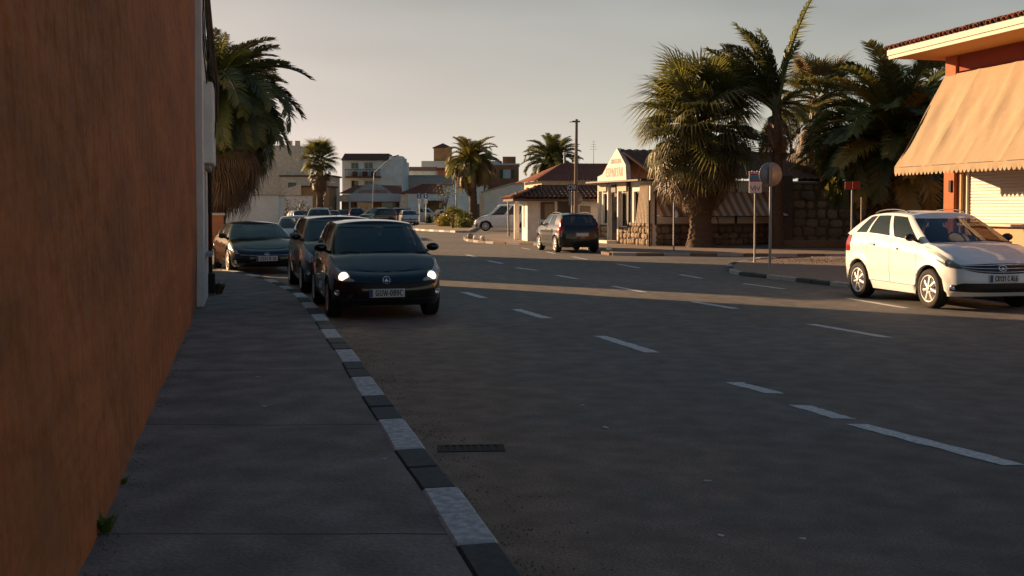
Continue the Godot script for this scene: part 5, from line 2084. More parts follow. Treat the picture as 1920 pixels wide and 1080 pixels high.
func palms() -> void:
	# leaf shapes
	var date := []
	for k in 5:
		date.append(pinnate(300 + k, 1.0, [0.9, 1.3, 1.7, 2.0, 1.1][k], 72, 0.20, [0.0, 0.25, -0.25, 0.1, -0.1][k]))
	var windy := []
	for k in 4:
		windy.append(pinnate(320 + k, 1.0, [0.7, 1.0, 0.8, 1.2][k], 72, 0.17, [0.5, 0.3, 0.6, 0.1][k], 0.35))
	var coco := []
	for k in 4:
		coco.append(pinnate(340 + k, 1.0, [0.5, 0.9, 1.3, 0.3][k], 64, 0.24, [0.2, -0.3, 0.1, 0.0][k], 0.5))
	var fans := []
	for k in 5:
		fans.append(fan_leaf(360 + k, 0.55, 0.62, 30, deg_to_rad([250, 230, 270, 220, 240][k]), [0.20, 0.35, 0.55, 0.30, 0.75][k]))
	var dead := []
	for k in 4:
		dead.append(fan_leaf(380 + k, 0.45, 0.62, 20, deg_to_rad([80, 110, 70, 95][k]), [0.30, 0.15, 0.4, 0.2][k], -0.2))
	var greens := [M.frond_green, M.frond_dark, M.frond_green, M.frond_yellow]
	var darks := [M.frond_dark, M.frond_green, M.frond_dark]
	var fang := [M.fan_green, M.fan_olive, M.fan_green]
	var deads := [M.dead_leaf, M.dead_leaf_dark, M.dead_leaf]

	# left palm, blown to the right, with a hanging skirt
	var t := thing("date_palm", "dark wind-blown palm with a long dead skirt behind the black sedan", "palm", V(-9.75, 0.0, 36.3), 0.0)
	palm_trunk(t, [Vector3(-0.1, 0, 0), Vector3(0.05, 2.0, 0), Vector3(0.0, 5.5, 0)], 0.24, 0.22, M.bark, 26)
	var hd := Vector3(0.0, 5.65, 0)
	add_leaves(t, "frond", hd, 34, windy, darks, 1.25, 0.4, [2.0, 2.6], 0.15, 0.2, 0.55, PI * 0.5)
	add_leaves(t, "frond", hd, 64, [date[2], date[3], date[1]], darks, 0.55, -0.6, [2.7, 3.3], 0.2, 0.5, 0.35, PI * 0.5)
	add_leaves(t, "dead_frond", hd - Vector3(0, 1.2, 0), 120, dead, [M.dead_leaf_dark, M.dead_leaf_dark, M.dead_leaf], -0.6, -1.3, [2.0, 2.4], 0.4, 1.0)

	# the fan palm by the restaurant
	t = thing("fan_palm", "big fan palm with a shaggy brown skirt before the striped awning", "palm", V(7.45, 0.10, 43.3), 0.0)
	palm_trunk(t, [Vector3(0, 0, 0), Vector3(0.02, 1.5, 0), Vector3(0.0, 5.0, 0)], 0.44, 0.34, M.bark, 24, 0.03)
	hd = Vector3(-0.05, 5.4, 0)
	add_leaves(t, "leaf", hd, 76, fans, fang, 1.35, -0.55, [2.1, 2.65], 0.3, 0.9)
	add_leaves(t, "leaf", hd - Vector3(0, 0.9, 0), 36, fans, [M.fan_olive, M.dead_leaf, M.fan_olive, M.dead_leaf], -0.45, -1.0, [1.9, 2.3], 0.35, 0.9)
	add_leaves(t, "dead_leaf", hd - Vector3(0, 1.3, 0), 110, dead, deads, -0.8, -1.4, [1.5, 1.9], 0.5, 1.2)

	# slender feather palm with upswept fronds
	t = thing("feather_palm", "slim-trunked feather palm with wind-blown upswept fronds", "palm", V(10.35, 0.10, 42.7), 0.0)
	palm_trunk(t, [Vector3(0, 0, 0), Vector3(0.0, 2.5, 0), Vector3(-0.06, 5.4, 0)], 0.24, 0.17, M.bark, 30, 0.012)
	hd = Vector3(-0.06, 5.5, 0)
	# blown to the left: a sheaf of arching fronds, a few trailing on the other side, one standing up
	for k in 17:
		var f := k / 16.0
		var sc := rnd(2.9, 3.7)
		obj("frond", coco[[0, 1, 0, 2][k % 4]], [M.frond_green, M.frond_dark][k % 2], t, Transform3D((Basis(Vector3.UP, -PI * 0.5 + rnd(-0.7, 0.7)) * Basis(Vector3.RIGHT, -lerpf(1.45, 0.55, f)) * Basis(Vector3.BACK, rnd(-0.5, 0.5))).scaled(Vector3(sc, sc, sc)), hd + Vector3(0, rnd(-0.2, 0.05), 0)))
	for k in 8:
		var sc := rnd(1.5, 2.1)
		obj("frond", coco[[2, 1][k % 2]], [M.frond_green, M.frond_yellow][k % 2], t, Transform3D((Basis(Vector3.UP, PI * 0.5 + rnd(-1.0, 1.0)) * Basis(Vector3.RIGHT, -lerpf(0.7, -0.5, k / 7.0))).scaled(Vector3(sc, sc, sc)), hd))
	obj("frond", coco[3], M.frond_green, t, Transform3D((Basis(Vector3.UP, 1.3) * Basis(Vector3.RIGHT, -1.3)).scaled(Vector3(4.3, 4.3, 4.3)), hd))
	obj("frond", coco[0], M.frond_dark, t, Transform3D((Basis(Vector3.UP, 0.9) * Basis(Vector3.RIGHT, -1.35)).scaled(Vector3(2.6, 2.6, 2.6)), hd))
	add_leaves(t, "dead_frond", hd - Vector3(0, 0.2, 0), 9, coco, [M.dead_leaf, M.frond_yellow], -0.8, -1.25, [1.4, 1.9], 0.15, 0.3)

	# fan palm further back, thin and ragged
	t = thing("ragged_fan_palm", "ragged fan palm with drooping heads behind the garden wall", "palm", V(13.3, 0.10, 48.5), 0.0)
	palm_trunk(t, [Vector3(0, 0, 0), Vector3(0.1, 3.0, 0), Vector3(0.2, 6.4, 0)], 0.26, 0.2, M.bark, 30)
	hd = Vector3(0.2, 6.8, 0)
	add_leaves(t, "leaf", hd, 46, fans, [M.fan_olive, M.fan_green, M.dead_leaf], 1.3, -0.5, [1.5, 2.0], 0.3, 0.7)
	add_leaves(t, "dead_leaf", hd - Vector3(0, 1.0, 0), 60, dead, deads, -0.6, -1.3, [1.5, 2.0], 0.4, 2.6)

	# the great date palm over the garden wall
	t = thing("great_date_palm", "broad date palm arching over the red sign and garden wall", "palm", V(14.3, 0.10, 40.8), 0.0)
	palm_trunk(t, [Vector3(0, 0, 0), Vector3(0, 1.5, 0), Vector3(0.0, 4.1, 0)], 0.42, 0.36, M.bark, 18, 0.04)
	hd = Vector3(0, 4.2, 0)
	add_leaves(t, "frond", hd, 70, date, [M.frond_green, M.frond_dark, M.frond_yellow], 1.35, 0.1, [3.2, 4.1], 0.25, 0.4)
	add_leaves(t, "frond", hd, 56, date, [M.frond_green, M.frond_yellow, M.frond_dark], 0.25, -0.5, [3.0, 3.9], 0.3, 0.5)
	add_leaves(t, "dead_frond", hd - Vector3(0, 0.4, 0), 34, date, [M.dead_leaf, M.dead_leaf_dark], -0.5, -1.1, [2.2, 3.0], 0.3, 0.6)
	t = thing("back_palm", "dark palm crown peeping over the tile eave", "palm", V(19.2, 0.10, 50.0), 0.0)
	palm_trunk(t, [Vector3(0, 0, 0), Vector3(0, 3.0, 0), Vector3(0, 7.2, 0)], 0.24, 0.2, M.bark, 20)
	add_leaves(t, "leaf", Vector3(0, 7.5, 0), 36, fans, [M.fan_green, M.frond_dark], 1.3, -0.6, [1.1, 1.5], 0.2, 0.5)

	# distant palms
	t = thing("distant_fan_palm", "distant fan palm with a grey skirt left of the white apartments", "palm", V(-19.3, 0.0, 110.0), 0.0)
	palm_trunk(t, [Vector3(0, 0, 0), Vector3(0, 3.0, 0), Vector3(0, 6.2, 0)], 0.36, 0.3, M.bark, 14, 0.03)
	hd = Vector3(0, 6.9, 0)
	add_leaves(t, "leaf", hd, 60, fans, fang, 1.35, -0.6, [1.6, 2.0], 0.25, 0.6)
	add_leaves(t, "dead_leaf", hd - Vector3(0, 0.9, 0), 60, dead, deads, -0.9, -1.4, [1.5, 1.9], 0.4, 1.7)
	t = thing("island_date_palm", "sunlit date palm with drooping golden fronds on the traffic island", "palm", V(-3.5, 0.10, 96.0), 0.0)
	palm_trunk(t, [Vector3(0.1, 0, 0), Vector3(0.1, 2.0, 0), Vector3(-0.1, 5.6, 0)], 0.36, 0.32, M.bark, 14, 0.03)
	hd = Vector3(-0.15, 5.9, 0)
	add_leaves(t, "frond", hd, 44, date, [M.frond_green, M.frond_yellow], 1.3, 0.2, [2.5, 3.1], 0.2, 0.4, 0.2, PI * 0.5)
	add_leaves(t, "frond", hd, 50, date, [M.frond_yellow, M.frond_green, M.dead_leaf], 0.2, -0.8, [2.4, 3.0], 0.25, 0.5)
	add_leaves(t, "dead_frond", hd - Vector3(0, 0.5, 0), 30, date, [M.dead_leaf, M.dead_leaf_dark], -0.8, -1.35, [1.8, 2.3], 0.3, 0.7)
	t = thing("round_date_palm", "full round date palm rising behind the red-roofed villa", "palm", V(3.15, 0.0, 86.0), 0.0)
	palm_trunk(t, [Vector3(0, 0, 0), Vector3(0, 2.0, 0), Vector3(0.0, 5.3, 0)], 0.36, 0.32, M.bark, 14, 0.03)
	hd = Vector3(0, 5.5, 0)
	add_leaves(t, "frond", hd, 90, date, [M.frond_dark, M.frond_green], 1.4, -0.75, [2.2, 2.7], 0.2, 0.5)

	# shrubs on the island and a thin young tree
	shrub("golden_shrub", "rounded golden-green shrub at the tip of the traffic island", "shrub", V(-5.55, 0.12, 92.0), Vector3(2.7, 1.45, 2.2), 2600, 0.075, M.shrub_gold, 401)
	shrub("clipped_hedge", "low clipped hedge in front of the white van", "hedge", V(-3.9, 0.12, 86.0), Vector3(2.2, 1.05, 2.4), 2600, 0.07, M.shrub_green, 402)
	shrub("low_green_bush", "dark green bush beside the golden shrub", "shrub", V(-4.2, 0.12, 95.0), Vector3(2.6, 1.9, 2.0), 2200, 0.08, M.shrub_green, 403)
	t = thing("young_palm", "small young fan palm planted between the island shrubs", "palm", V(-4.55, 0.12, 84.0), 0.0)
	palm_trunk(t, [Vector3(0, 0, 0), Vector3(0, 0.4, 0), Vector3(0.02, 0.9, 0)], 0.07, 0.06, M.bark, 5, 0.01)
	add_leaves(t, "leaf", Vector3(0.02, 0.95, 0), 16, fans, [M.fan_olive, M.shrub_green], 1.3, 0.3, [0.75, 0.95], 0.05, 0.1)
	t = thing("young_tree", "thin sparse young tree before the red hipped shop", "tree", V(-6.9, 0.0, 112.0), 0.0)
	var mb := MB.new()
	mb.tube([Vector3(0, 0, 0), Vector3(0.05, 1.2, 0), Vector3(0.2, 2.2, 0)], [0.10, 0.08, 0.06], 7)
	for q in [[-1.1, 3.7], [-0.5, 4.0], [0.1, 4.3], [0.6, 4.0], [0.9, 3.5]]:
		mb.tube([Vector3(0.1, 1.7, 0), Vector3(q[0] * 0.5, 2.9, q[0] * 0.2), Vector3(q[0], q[1], q[0] * 0.5)], [0.05, 0.03, 0.012], 5)
	obj("trunk", mb.done(), M.bark, t)
	mb = MB.new()
	mb.flat()
	for i in 700:
		var p := Vector3(rng.randfn() * 0.7, 3.4 + rng.randfn() * 0.5, rng.randfn() * 0.5)
		var a := Vector3(rng.randfn(), rng.randfn(), rng.randfn()).normalized() * 0.07
		var b := a.cross(Vector3(rng.randfn(), rng.randfn(), rng.randfn())).normalized() * 0.03
		mb.quad(p - a, p + b, p + a, p - b)
	obj("crown", mb.done(), M.frond_dark, t)
	for q in [[-18.9, 90.0, 2.5, 415, "dark purple-brown bush by the end of the pale end wall"], [-17.0, 88.0, 2.2, 416, "dark round bush behind the roof of the silver saloon"], [-9.0, 118.0, 0.9, 410, "cactus-like dark bush beside the parked pickup"], [-8.3, 124.0, 1.2, 411, "flowering bush before the red hipped shop front"], [-22.9, 112.0, 1.6, 412, "tall dark bush against the white yard wall"], [-20.9, 113.0, 1.5, 413, "round dark bush near the white yard wall end"], [-24.6, 110.0, 1.8, 414, "ragged bush at the left end of the white yard wall"]]:
		shrub("dark_bush", q[4], "shrub", V(q[0], 0.0, q[1]), Vector3(q[2] * 1.1, q[2] * 1.4, q[2]), 900, 0.08, M.frond_dark, q[3])
	for q in [[-10.4, 36.6, 1.0, 420, "dry brown bush at the foot of the left palm"], [-11.6, 37.4, 1.3, 421, "leafy bush beside the left palm trunk"]]:
		shrub("roadside_bush", q[4], "shrub", V(q[0], 0.0, q[1]), Vector3(q[2] * 1.3, q[2], q[2]), 800, 0.05, M.dead_leaf_dark, q[3])


func cars() -> void:
	var side := [[0.0, 0.93], [0.12, 0.972], [0.5, 1.0], [0.78, 0.992], [0.92, 0.965], [1.0, 0.93]]
	var nose := [[0.0, 0.10], [0.2, 0.01], [0.42, 0.0], [0.62, 0.01], [0.8, 0.05], [0.92, 0.12], [1.0, 0.22]]
	var tail := [[0.0, 0.06], [0.3, 0.0], [0.6, 0.01], [0.85, 0.05], [1.0, 0.10]]
	# the small black hatchback with its lamps on
	var hatch := {"L": 3.62, "W": 1.68, "H": 1.47, "yb": 0.19, "q": 2, "side": side, "nose": nose, "tail": tail, "rn": 0.52, "rt": 0.35, "ne": 0.60,
		"belt": [[0.0, 0.70], [0.35, 0.80], [0.80, 0.925], [1.1, 0.95], [3.0, 1.03], [3.62, 1.0]],
		"lc": 0.80, "lh": 1.50, "lr": 3.28, "lt": 3.50, "wr": 1.22, "rw": 0.295, "ra": 0.35, "la": 0.72, "lb": 3.05,
		"doors": [1.05, 1.95, 2.75], "cpil": 0.05, "lit": true, "bulb_r": 0.07, "bulb_at": 0.23, "mirror_mat": M.paint_black,
		"head": [0.075, 0.275, [[0.0, 0.72], [0.25, 0.66], [1.0, 0.93]], [[0.0, 0.76], [0.3, 0.93], [0.6, 0.99], [1.0, 0.99]]],
		"taillight": [0.80, 0.90, 0.6, 0.95],
		"grille": [0.145, [[0.0, 0.62], [0.5, 0.50], [1.0, 0.62]], [[0.0, 0.72], [0.5, 0.70], [1.0, 0.72]], 4],
		"intake": [0.15, 0.06, 0.22], "fog": [0.165, 0.36], "badge": [0.755, 0.058, 0.058], "plate": [0.38, "GUW-0B9C", true]}
	car("black_hatchback", "small black hatchback with both headlights shining", "", V(-1.80 - 0.264 * 1.81, 0.0, 16.05 + 0.965 * 1.81), deg_to_rad(15.3), hatch, M.paint_black)
	# the people carrier right behind it
	var mpv := hatch.duplicate(true)
	mpv.merge({"L": 3.9, "W": 1.72, "H": 1.50, "belt": [[0.0, 0.74], [0.35, 0.86], [0.80, 0.98], [1.1, 1.0], [3.2, 1.05], [3.9, 1.0]], "lh": 1.55, "lr": 3.6, "lt": 3.8, "wr": 1.30, "lb": 3.25, "la": 0.78, "doors": [1.08, 2.05, 3.0], "lit": false, "bulb_r": 0.05, "mirror_mat": M.paint_black, "antenna": 2.0, "plate": [0.38, "", true]}, true)
	car("black_people_carrier", "taller black car parked close behind the hatchback, antenna on its roof", "", V(-3.08 - 0.28 * 1.95, 0.0, 20.75 + 0.96 * 1.95), deg_to_rad(16.5), mpv, M.paint_charcoal)
	# black sedan at the bend
	var sedan := hatch.duplicate(true)
	sedan.merge({"L": 4.35, "W": 1.76, "H": 1.30, "yb": 0.17, "rn": 0.58, "belt": [[0.0, 0.62], [0.4, 0.72], [0.98, 0.84], [1.3, 0.86], [3.5, 0.92], [4.35, 0.90]], "lc": 0.98, "lh": 1.80, "lr": 3.2, "lt": 4.0, "wr": 1.22, "rw": 0.31, "ra": 0.37, "la": 0.85, "lb": 3.45, "doors": [1.25, 2.2, 3.05], "lit": false, "bulb_r": 0.045, "mirror_mat": M.paint_black,
		"head": [0.125, 0.275, [[0.0, 0.70], [0.4, 0.68], [1.0, 0.86]], [[0.0, 0.74], [0.4, 0.86], [1.0, 0.95]]],
		"grille": [0.12, 0.60, 0.70, 1], "slat_mat": M.chrome, "badge": [0.70, 0.06, 0.042], "plate": [0.46, "CE31 R 1A", true], "fog": [0.165, 0.26]}, true)
	car("black_sedan", "low black sedan parked at the bend by the left palm", "", V(-6.05 - 0.39 * 2.17, 0.0, 27.15 + 0.92 * 2.17), deg_to_rad(23.0), sedan, M.paint_black)
	# silver car behind
	var silver := sedan.duplicate(true)
	silver.merge({"q": 1, "W": 1.70, "H": 1.36, "plate": [0.40, "", true]}, true)
	car("silver_saloon", "silver saloon coming round the bend behind the black sedan", "", V(-8.35, 0.0, 42.5), deg_to_rad(12.0), silver, M.paint_silver)
	# the white crossover on the right
	var white := hatch.duplicate(true)
	white.merge({"housing": M.lamp_housing, "nose": [[0.0, 0.10], [0.2, 0.01], [0.42, 0.0], [0.7, 0.02], [0.88, 0.06], [1.0, 0.14]], "roof_fall": 0.22, "L": 3.78, "W": 1.76, "H": 1.61, "yb": 0.21, "rn": 0.58, "belt": [[0.0, 0.80], [0.35, 0.92], [0.80, 1.04], [1.2, 1.07], [3.0, 1.19], [3.78, 1.16]], "lc": 0.80, "lh": 1.68, "lr": 3.18, "lt": 3.70, "wr": 1.22, "rw": 0.325, "ra": 0.39, "la": 0.78, "lb": 3.04,
		"doors": [1.16, 1.98, 2.74], "cpil": 0.10, "quarter": 3.30, "lit": false, "bulb_r": 0.05, "bulb_at": 0.35, "mirror_mat": M.black_plastic, "glass": M.clear_car_glass, "side_glass": M.clear_car_glass, "handle_mat": M.chrome, "rails": true,
		"head": [0.125, 0.31, [[0.0, 0.73], [0.35, 0.70], [1.0, 0.89]], [[0.0, 0.82], [0.4, 0.90], [1.0, 0.955]]],
		"grille": [0.125, [[0.0, 0.74], [0.25, 0.68], [0.5, 0.64], [0.75, 0.68], [1.0, 0.74]], [[0.0, 0.84], [0.5, 0.93], [1.0, 0.84]], 3], "slat_mat": M.chrome,
		"intake": [0.19, [[0.0, 0.14], [0.5, 0.12], [1.0, 0.14]], [[0.0, 0.22], [0.18, 0.36], [0.5, 0.38], [0.82, 0.36], [1.0, 0.22]]],
		"fog": [0.172, 0.24], "badge": [0.79, 0.075, 0.052], "plate": [0.51, "C8131 C AL6", true], "taillight": [0.79, 0.86, 0.66, 0.97]}, true)
	car("white_crossover", "white crossover hatchback standing in full sun before the awning", "", V(7.48, 0.0, 19.22), deg_to_rad(11.8), white, M.paint_white)
	# dark green SUV seen from behind
	var suv := hatch.duplicate(true)
	suv.merge({"L": 3.7, "W": 1.64, "H": 1.47, "belt": [[0.0, 0.74], [0.35, 0.86], [0.80, 0.96], [1.1, 0.98], [3.0, 1.0], [3.7, 0.98]], "lh": 1.5, "lr": 3.35, "lt": 3.60, "wr": 1.22, "rw": 0.31, "ra": 0.36, "lb": 3.05, "la": 0.74, "lit": false, "bulb_r": 0.05, "mirror_mat": M.paint_green, "rear_glass": M.dark_glass, "taillight": [0.79, 0.905, 0.66, 1.0, 0.785, 0.868, 0.62], "plate": [0.58, "", false], "antenna": 3.0, "rails": true}, true)
	car("dark_green_hatch", "dark green tall hatchback with red lamps, parked by the kiosk", "", V(2.10, 0.0, 42.0), deg_to_rad(-166.5), suv, M.paint_green)
	# white van
	var van := hatch.duplicate(true)
	van.merge({"L": 4.6, "W": 1.8, "H": 1.92, "yb": 0.24, "rn": 0.5, "belt": [[0.0, 0.80], [0.35, 0.95], [0.9, 1.10], [1.2, 1.12], [4.0, 1.14], [4.6, 1.12]], "lc": 0.86, "lh": 1.75, "lr": 4.35, "lt": 4.5, "wr": 1.5, "rw": 0.36, "ra": 0.43, "la": 0.86, "lb": 3.7, "doors": [1.25, 2.25, 3.3], "lit": false, "bulb_r": 0.05, "mirror_mat": M.black_plastic, "wheels": "steel", "q": 1, "side_glass": M.car_glass, "intake": [0.2, 0.05, 0.45], "plate": [0.30, "", true]}, true)
	car("white_van", "white people van half hidden behind the kiosk hut", "", V(-0.45, 0.0, 79.0), deg_to_rad(-90.0), van, M.paint_white, "van")
	# the crowded car park beyond the bend
	var small := hatch.duplicate(true)
	small.merge({"q": 1, "lit": false, "mirror_mat": M.black_plastic, "plate": [0.38, "0000", true]}, true)
	small.erase("plate")
	small.erase("fog")
	var tall := suv.duplicate(true)
	tall.merge({"q": 1, "H": 1.68, "W": 1.74, "L": 4.1, "lr": 3.7, "lt": 4.0, "lb": 3.3, "belt": [[0.0, 0.84], [0.35, 0.98], [0.80, 1.08], [1.1, 1.10], [3.4, 1.12], [4.1, 1.1]]}, true)
	tall.erase("plate")
	tall.erase("antenna")
	tall.erase("fog")
	var lots := [
		["parked_car", -13.3, 75.5, 8.0, tall, M.paint_silver, "silver high-roofed car facing out beside the pale end wall"],
		["parked_car", -16.2, 84.0, 25.0, small, M.paint_charcoal, "charcoal small car half hidden behind the silver high-roofed car"],
		["parked_car", -15.2, 92.0, 10.0, small, M.paint_maroon, "maroon small car in front of the maroon tall car"],
		["parked_car", -18.6, 96.0, 20.0, small, M.paint_navy, "dark blue small car behind the silver high-roofed car"],
		["parked_car", -18.4, 108.0, 14.0, tall, M.paint_maroon, "maroon tall car with a pale windscreen frame"],
		["parked_car", -19.1, 124.0, 5.0, small, M.paint_charcoal, "charcoal small car parked right of the maroon tall car"],
		["parked_car", -16.8, 119.0, 185.0, tall, M.paint_navy, "dark blue tall car seen from behind before the gabled shop"],
		["parked_car", -13.0, 106.0, -35.0, tall, M.paint_black, "black tall car turned half aside in the car park"],
		["parked_car", -12.0, 113.0, -40.0, tall, M.paint_charcoal, "charcoal tall car tucked behind the black tall car"],
		["parked_car", -10.2, 108.0, 12.0, small, M.paint_silver, "silver car at the right end of the dark car row"],
		["parked_car", -10.6, 133.0, 90.0, tall, M.paint_silver, "pale van-like car behind the round blue sign posts"],
		["parked_car", -5.6, 122.0, 90.0, small, M.paint_blue, "light blue car behind the island date palm"],
		["parked_car", -7.4, 128.0, 90.0, small, M.paint_silver, "pale car behind the sparse young tree"],
	]
	for c in lots:
		car(c[0], c[6], "cars in the car park beyond the bend", V(c[1], 0.0, c[2]), deg_to_rad(c[3]), c[4], c[5])


func post(parent: Node3D, called: String, h: float, r: float, m: Material, at := Vector3.ZERO, cap := true) -> MeshInstance3D:
	var mb := MB.new()
	mb.lathe([[r * 1.6, -0.01], [r * 1.6, 0.015], [r, 0.03], [r, h], [r * 0.6, h + r * 0.4], [0.001, h + r * 0.5]], 10, Transform3D(Basis(), at))
	return obj(called, mb.done(), m, parent)


func disc(parent: Node3D, called: String, r: float, c: Vector3, m: Material, b := Basis()) -> MeshInstance3D:
	var mb := MB.new()
	mb.lathe([[0.001, -0.006], [r, -0.006], [r, 0.006], [0.001, 0.006]], 28, Transform3D(b * Basis(Vector3.RIGHT, PI / 2), c))
	return obj(called, mb.done(), m, parent)


func street_furniture() -> void:
	var mb: MB
	# round traffic sign seen from behind
	var t := thing("round_sign", "grey back of a round traffic sign on a steel post", "traffic sign", V(6.78, 0.09, 28.7), deg_to_rad(12.0))
	post(t, "post", 2.62, 0.035, M.pole_grey)
	disc(t, "plate", 0.325, Vector3(0.02, 2.44, -0.05), M.sign_back)
	mb = MB.new()
	mb.box(Vector3(-0.05, 2.42, 0.035), Vector3(0.035, 0.50, 0.04))
	obj("bracket", mb.done(), M.pole_grey, t)
	# rider sign with a blue band and red print
	t = thing("banded_sign", "square sign with blue and pink bands over red print on a thin post", "sign", V(7.02, 0.09, 31.6), deg_to_rad(-4.0))
	post(t, "post", 2.0, 0.028, M.pole_grey)
	mb = MB.new()
	mb.bevel(Vector3(0, 2.28, 0), Vector3(0.36, 0.58, 0.03), 0.01)
	obj("plate", mb.done(), M.sign_white, t)
	for q in [[2.525, 0.06, M.sign_pink], [2.43, 0.12, M.sign_lightblue], [2.345, 0.05, M.sign_pink]]:
		mb = MB.new()
		mb.box(Vector3(0, q[0], 0.018), Vector3(0.345, q[1], 0.006))
		obj("band", mb.done(), q[2], t)
	for q in [[-0.11, 0.5, 0.15], [-0.05, -0.4, 0.12], [0.0, 0.1, 0.17], [0.06, 0.6, 0.10], [0.11, -0.3, 0.13]]:
		mb = MB.new()
		mb.box(Vector3(q[0], 2.13, 0.018), Vector3(0.022, q[2], 0.005), Basis(Vector3.BACK, q[1]))
		obj("print_stroke", mb.done(), M.letter_red, t)
	for k in 5:
		mb = MB.new()
		mb.lathe([[0.001, 0.024], [0.016, 0.018], [0.024, 0.0], [0.016, -0.018], [0.001, -0.024]], 8, Transform3D(Basis(), Vector3(-0.17 + 0.075 * k, 2.60 + 0.015 * (k % 2), 0)))
		obj("knob", mb.done(), M.sign_white, t)
	# red double sign
	t = thing("red_sign", "pair of small dark red square signs on a post below the date palm", "sign", V(10.72, 0.09, 34.5), deg_to_rad(6.0))
	post(t, "post", 2.12, 0.03, M.pole_grey)
	for x in [-0.13, 0.13]:
		mb = MB.new()
		mb.bevel(Vector3(x, 2.27, 0.0), Vector3(0.235, 0.26, 0.03), 0.01, Basis(Vector3.UP, -x * 1.5))
		obj("plate", mb.done(), M.sign_red, t)
	t = thing("thin_post", "thin bare steel post beside the red double sign", "post", V(11.05, 0.09, 34.6))
	post(t, "shaft", 1.9, 0.022, M.pole_grey)
	mb = MB.new()
	mb.bevel(Vector3(0, 1.05, 0.03), Vector3(0.05, 0.35, 0.05), 0.01)
	obj("clip", mb.done(), M.sign_red, t)
	# bare posts before the restaurant
	t = thing("dark_post", "dark bare post in front of the restaurant curtain", "post", V(5.55, 0.10, 44.2))
	post(t, "shaft", 1.85, 0.04, M.pole_dark)
	t = thing("grey_post", "grey bare post on the kerb left of the fan palm", "post", V(5.98, 0.10, 40.4))
	post(t, "shaft", 1.75, 0.03, M.pole_grey)
	mb = MB.new()
	mb.box(Vector3(0.09, 1.32, 0.0), Vector3(0.10, 0.24, 0.02), Basis(Vector3.BACK, 0.15))
	obj("torn_flyer", mb.done(), M.paper, t)
	# wooden utility pole with a round sign on it
	t = thing("utility_pole", "tall wooden utility pole rising in front of the kiosk roof", "pole", V(2.72, 0.10, 46.6), 0.0)
	mb = MB.new()
	mb.tube([Vector3(0, -0.05, 0), Vector3(0.0, 2.6, 0), Vector3(0.02, 5.32, 0)], [0.095, 0.08, 0.06], 10)
	obj("shaft", mb.done(), M.wood_pole, t)
	mb = MB.new()
	mb.bevel(Vector3(0.0, 5.22, 0.0), Vector3(0.34, 0.07, 0.09), 0.01)
	mb.box(Vector3(-0.2, 5.2, 0.0), Vector3(0.16, 0.03, 0.05))
	obj("crossarm", mb.done(), M.wood_pole, t)
	disc(t, "round_plate", 0.26, Vector3(0.04, 1.95, -0.13), M.sign_back)
	t = thing("parking_sign", "small navy sign with white letters on a post by the utility pole", "sign", V(2.50, 0.10, 45.6), deg_to_rad(-3.0))
	post(t, "post", 2.42, 0.032, M.pole_grey)
	mb = MB.new()
	mb.bevel(Vector3(0, 2.40, 0.045), Vector3(0.37, 0.27, 0.03), 0.01)
	obj("plate", mb.done(), M.sign_navy, t)
	letters("lettering", "C2M", 0.19, M.sign_white, t, Vector3(0, 2.41, 0.062), 0.004, 0.29)
	mb = MB.new()
	mb.box(Vector3(-0.03, 1.95, -0.03), Vector3(0.22, 0.58, 0.015))
	obj("lower_plate", mb.done(), M.sign_back, t)
	t = thing("kiosk_post", "slim pole with a small lamp head left of the kiosk hut", "pole", V(-0.22, 0.10, 60.5))
	mb = MB.new()
	mb.tube([Vector3(0.05, 0, 0), Vector3(0, 2.1, 0)], [0.06, 0.045], 8)
	obj("shaft", mb.done(), M.pole_grey, t)
	mb = MB.new()
	mb.lathe([[0.001, 2.32], [0.06, 2.30], [0.13, 2.16], [0.06, 2.1], [0.05, 2.08]], 10)
	obj("lamp_head", mb.done(), M.pole_dark, t)
	# blue round signs far away
	for q in [[-10.75, "P", "round blue sign on the left one of the paired white posts"], [-10.0, "K", "round blue sign on the right one of the paired white posts"]]:
		t = thing("blue_sign", q[2], "traffic sign", V(q[0], 0.0, 127.0), 0.0, "round blue signs by the car park")
		post(t, "post", 3.3, 0.06, M.sign_white)
		disc(t, "plate", 0.27, Vector3(0, 3.0, 0.08), M.sign_blue)
		mb = MB.new()
		mb.prism(PackedVector2Array([Vector2(-0.05, -0.15), Vector2(0.05, -0.15), Vector2(0.05, 0.02), Vector2(0.13, 0.02), Vector2(0.0, 0.16), Vector2(-0.13, 0.02), Vector2(-0.05, 0.02)]), 0.085, 0.10, Transform3D(Basis(), Vector3(0, 3.0, 0)))
		obj("symbol", mb.done(), M.sign_white, t)
		mb = MB.new()
		mb.box(Vector3(0, 2.4, 0.07), Vector3(0.42, 0.5, 0.03))
		obj("sub_plate", mb.done(), M.paper, t)
	# street lamps
	t = thing("street_lamp", "street lamp with a long raked arm before the white apartments", "street lamp", V(-17.2, 0.0, 135.0))
	mb = MB.new()
	mb.tube([Vector3(0, -0.05, 0), Vector3(0, 3.0, 0), Vector3(0.2, 6.0, 0), Vector3(1.5, 7.2, 0), Vector3(2.5, 7.95, 0)], [0.06, 0.055, 0.04, 0.035, 0.03], 8)
	obj("shaft", mb.done(), M.sign_white, t)
	mb = MB.new()
	mb.bevel(Vector3(2.9, 8.05, 0), Vector3(0.8, 0.12, 0.25), 0.04, Basis(Vector3.BACK, 0.25))
	obj("lamp_head", mb.done(), M.pole_dark, t)
	t = thing("garden_lamp_pole", "short grey lamp pole in front of the round date palm", "street lamp", V(3.85, 0.0, 80.0))
	post(t, "shaft", 5.5, 0.09, M.pole_grey)
	mb = MB.new()
	mb.bevel(Vector3(0.0, 5.62, 0), Vector3(0.28, 0.20, 0.28), 0.05)
	obj("lamp_head", mb.done(), M.sign_white, t)
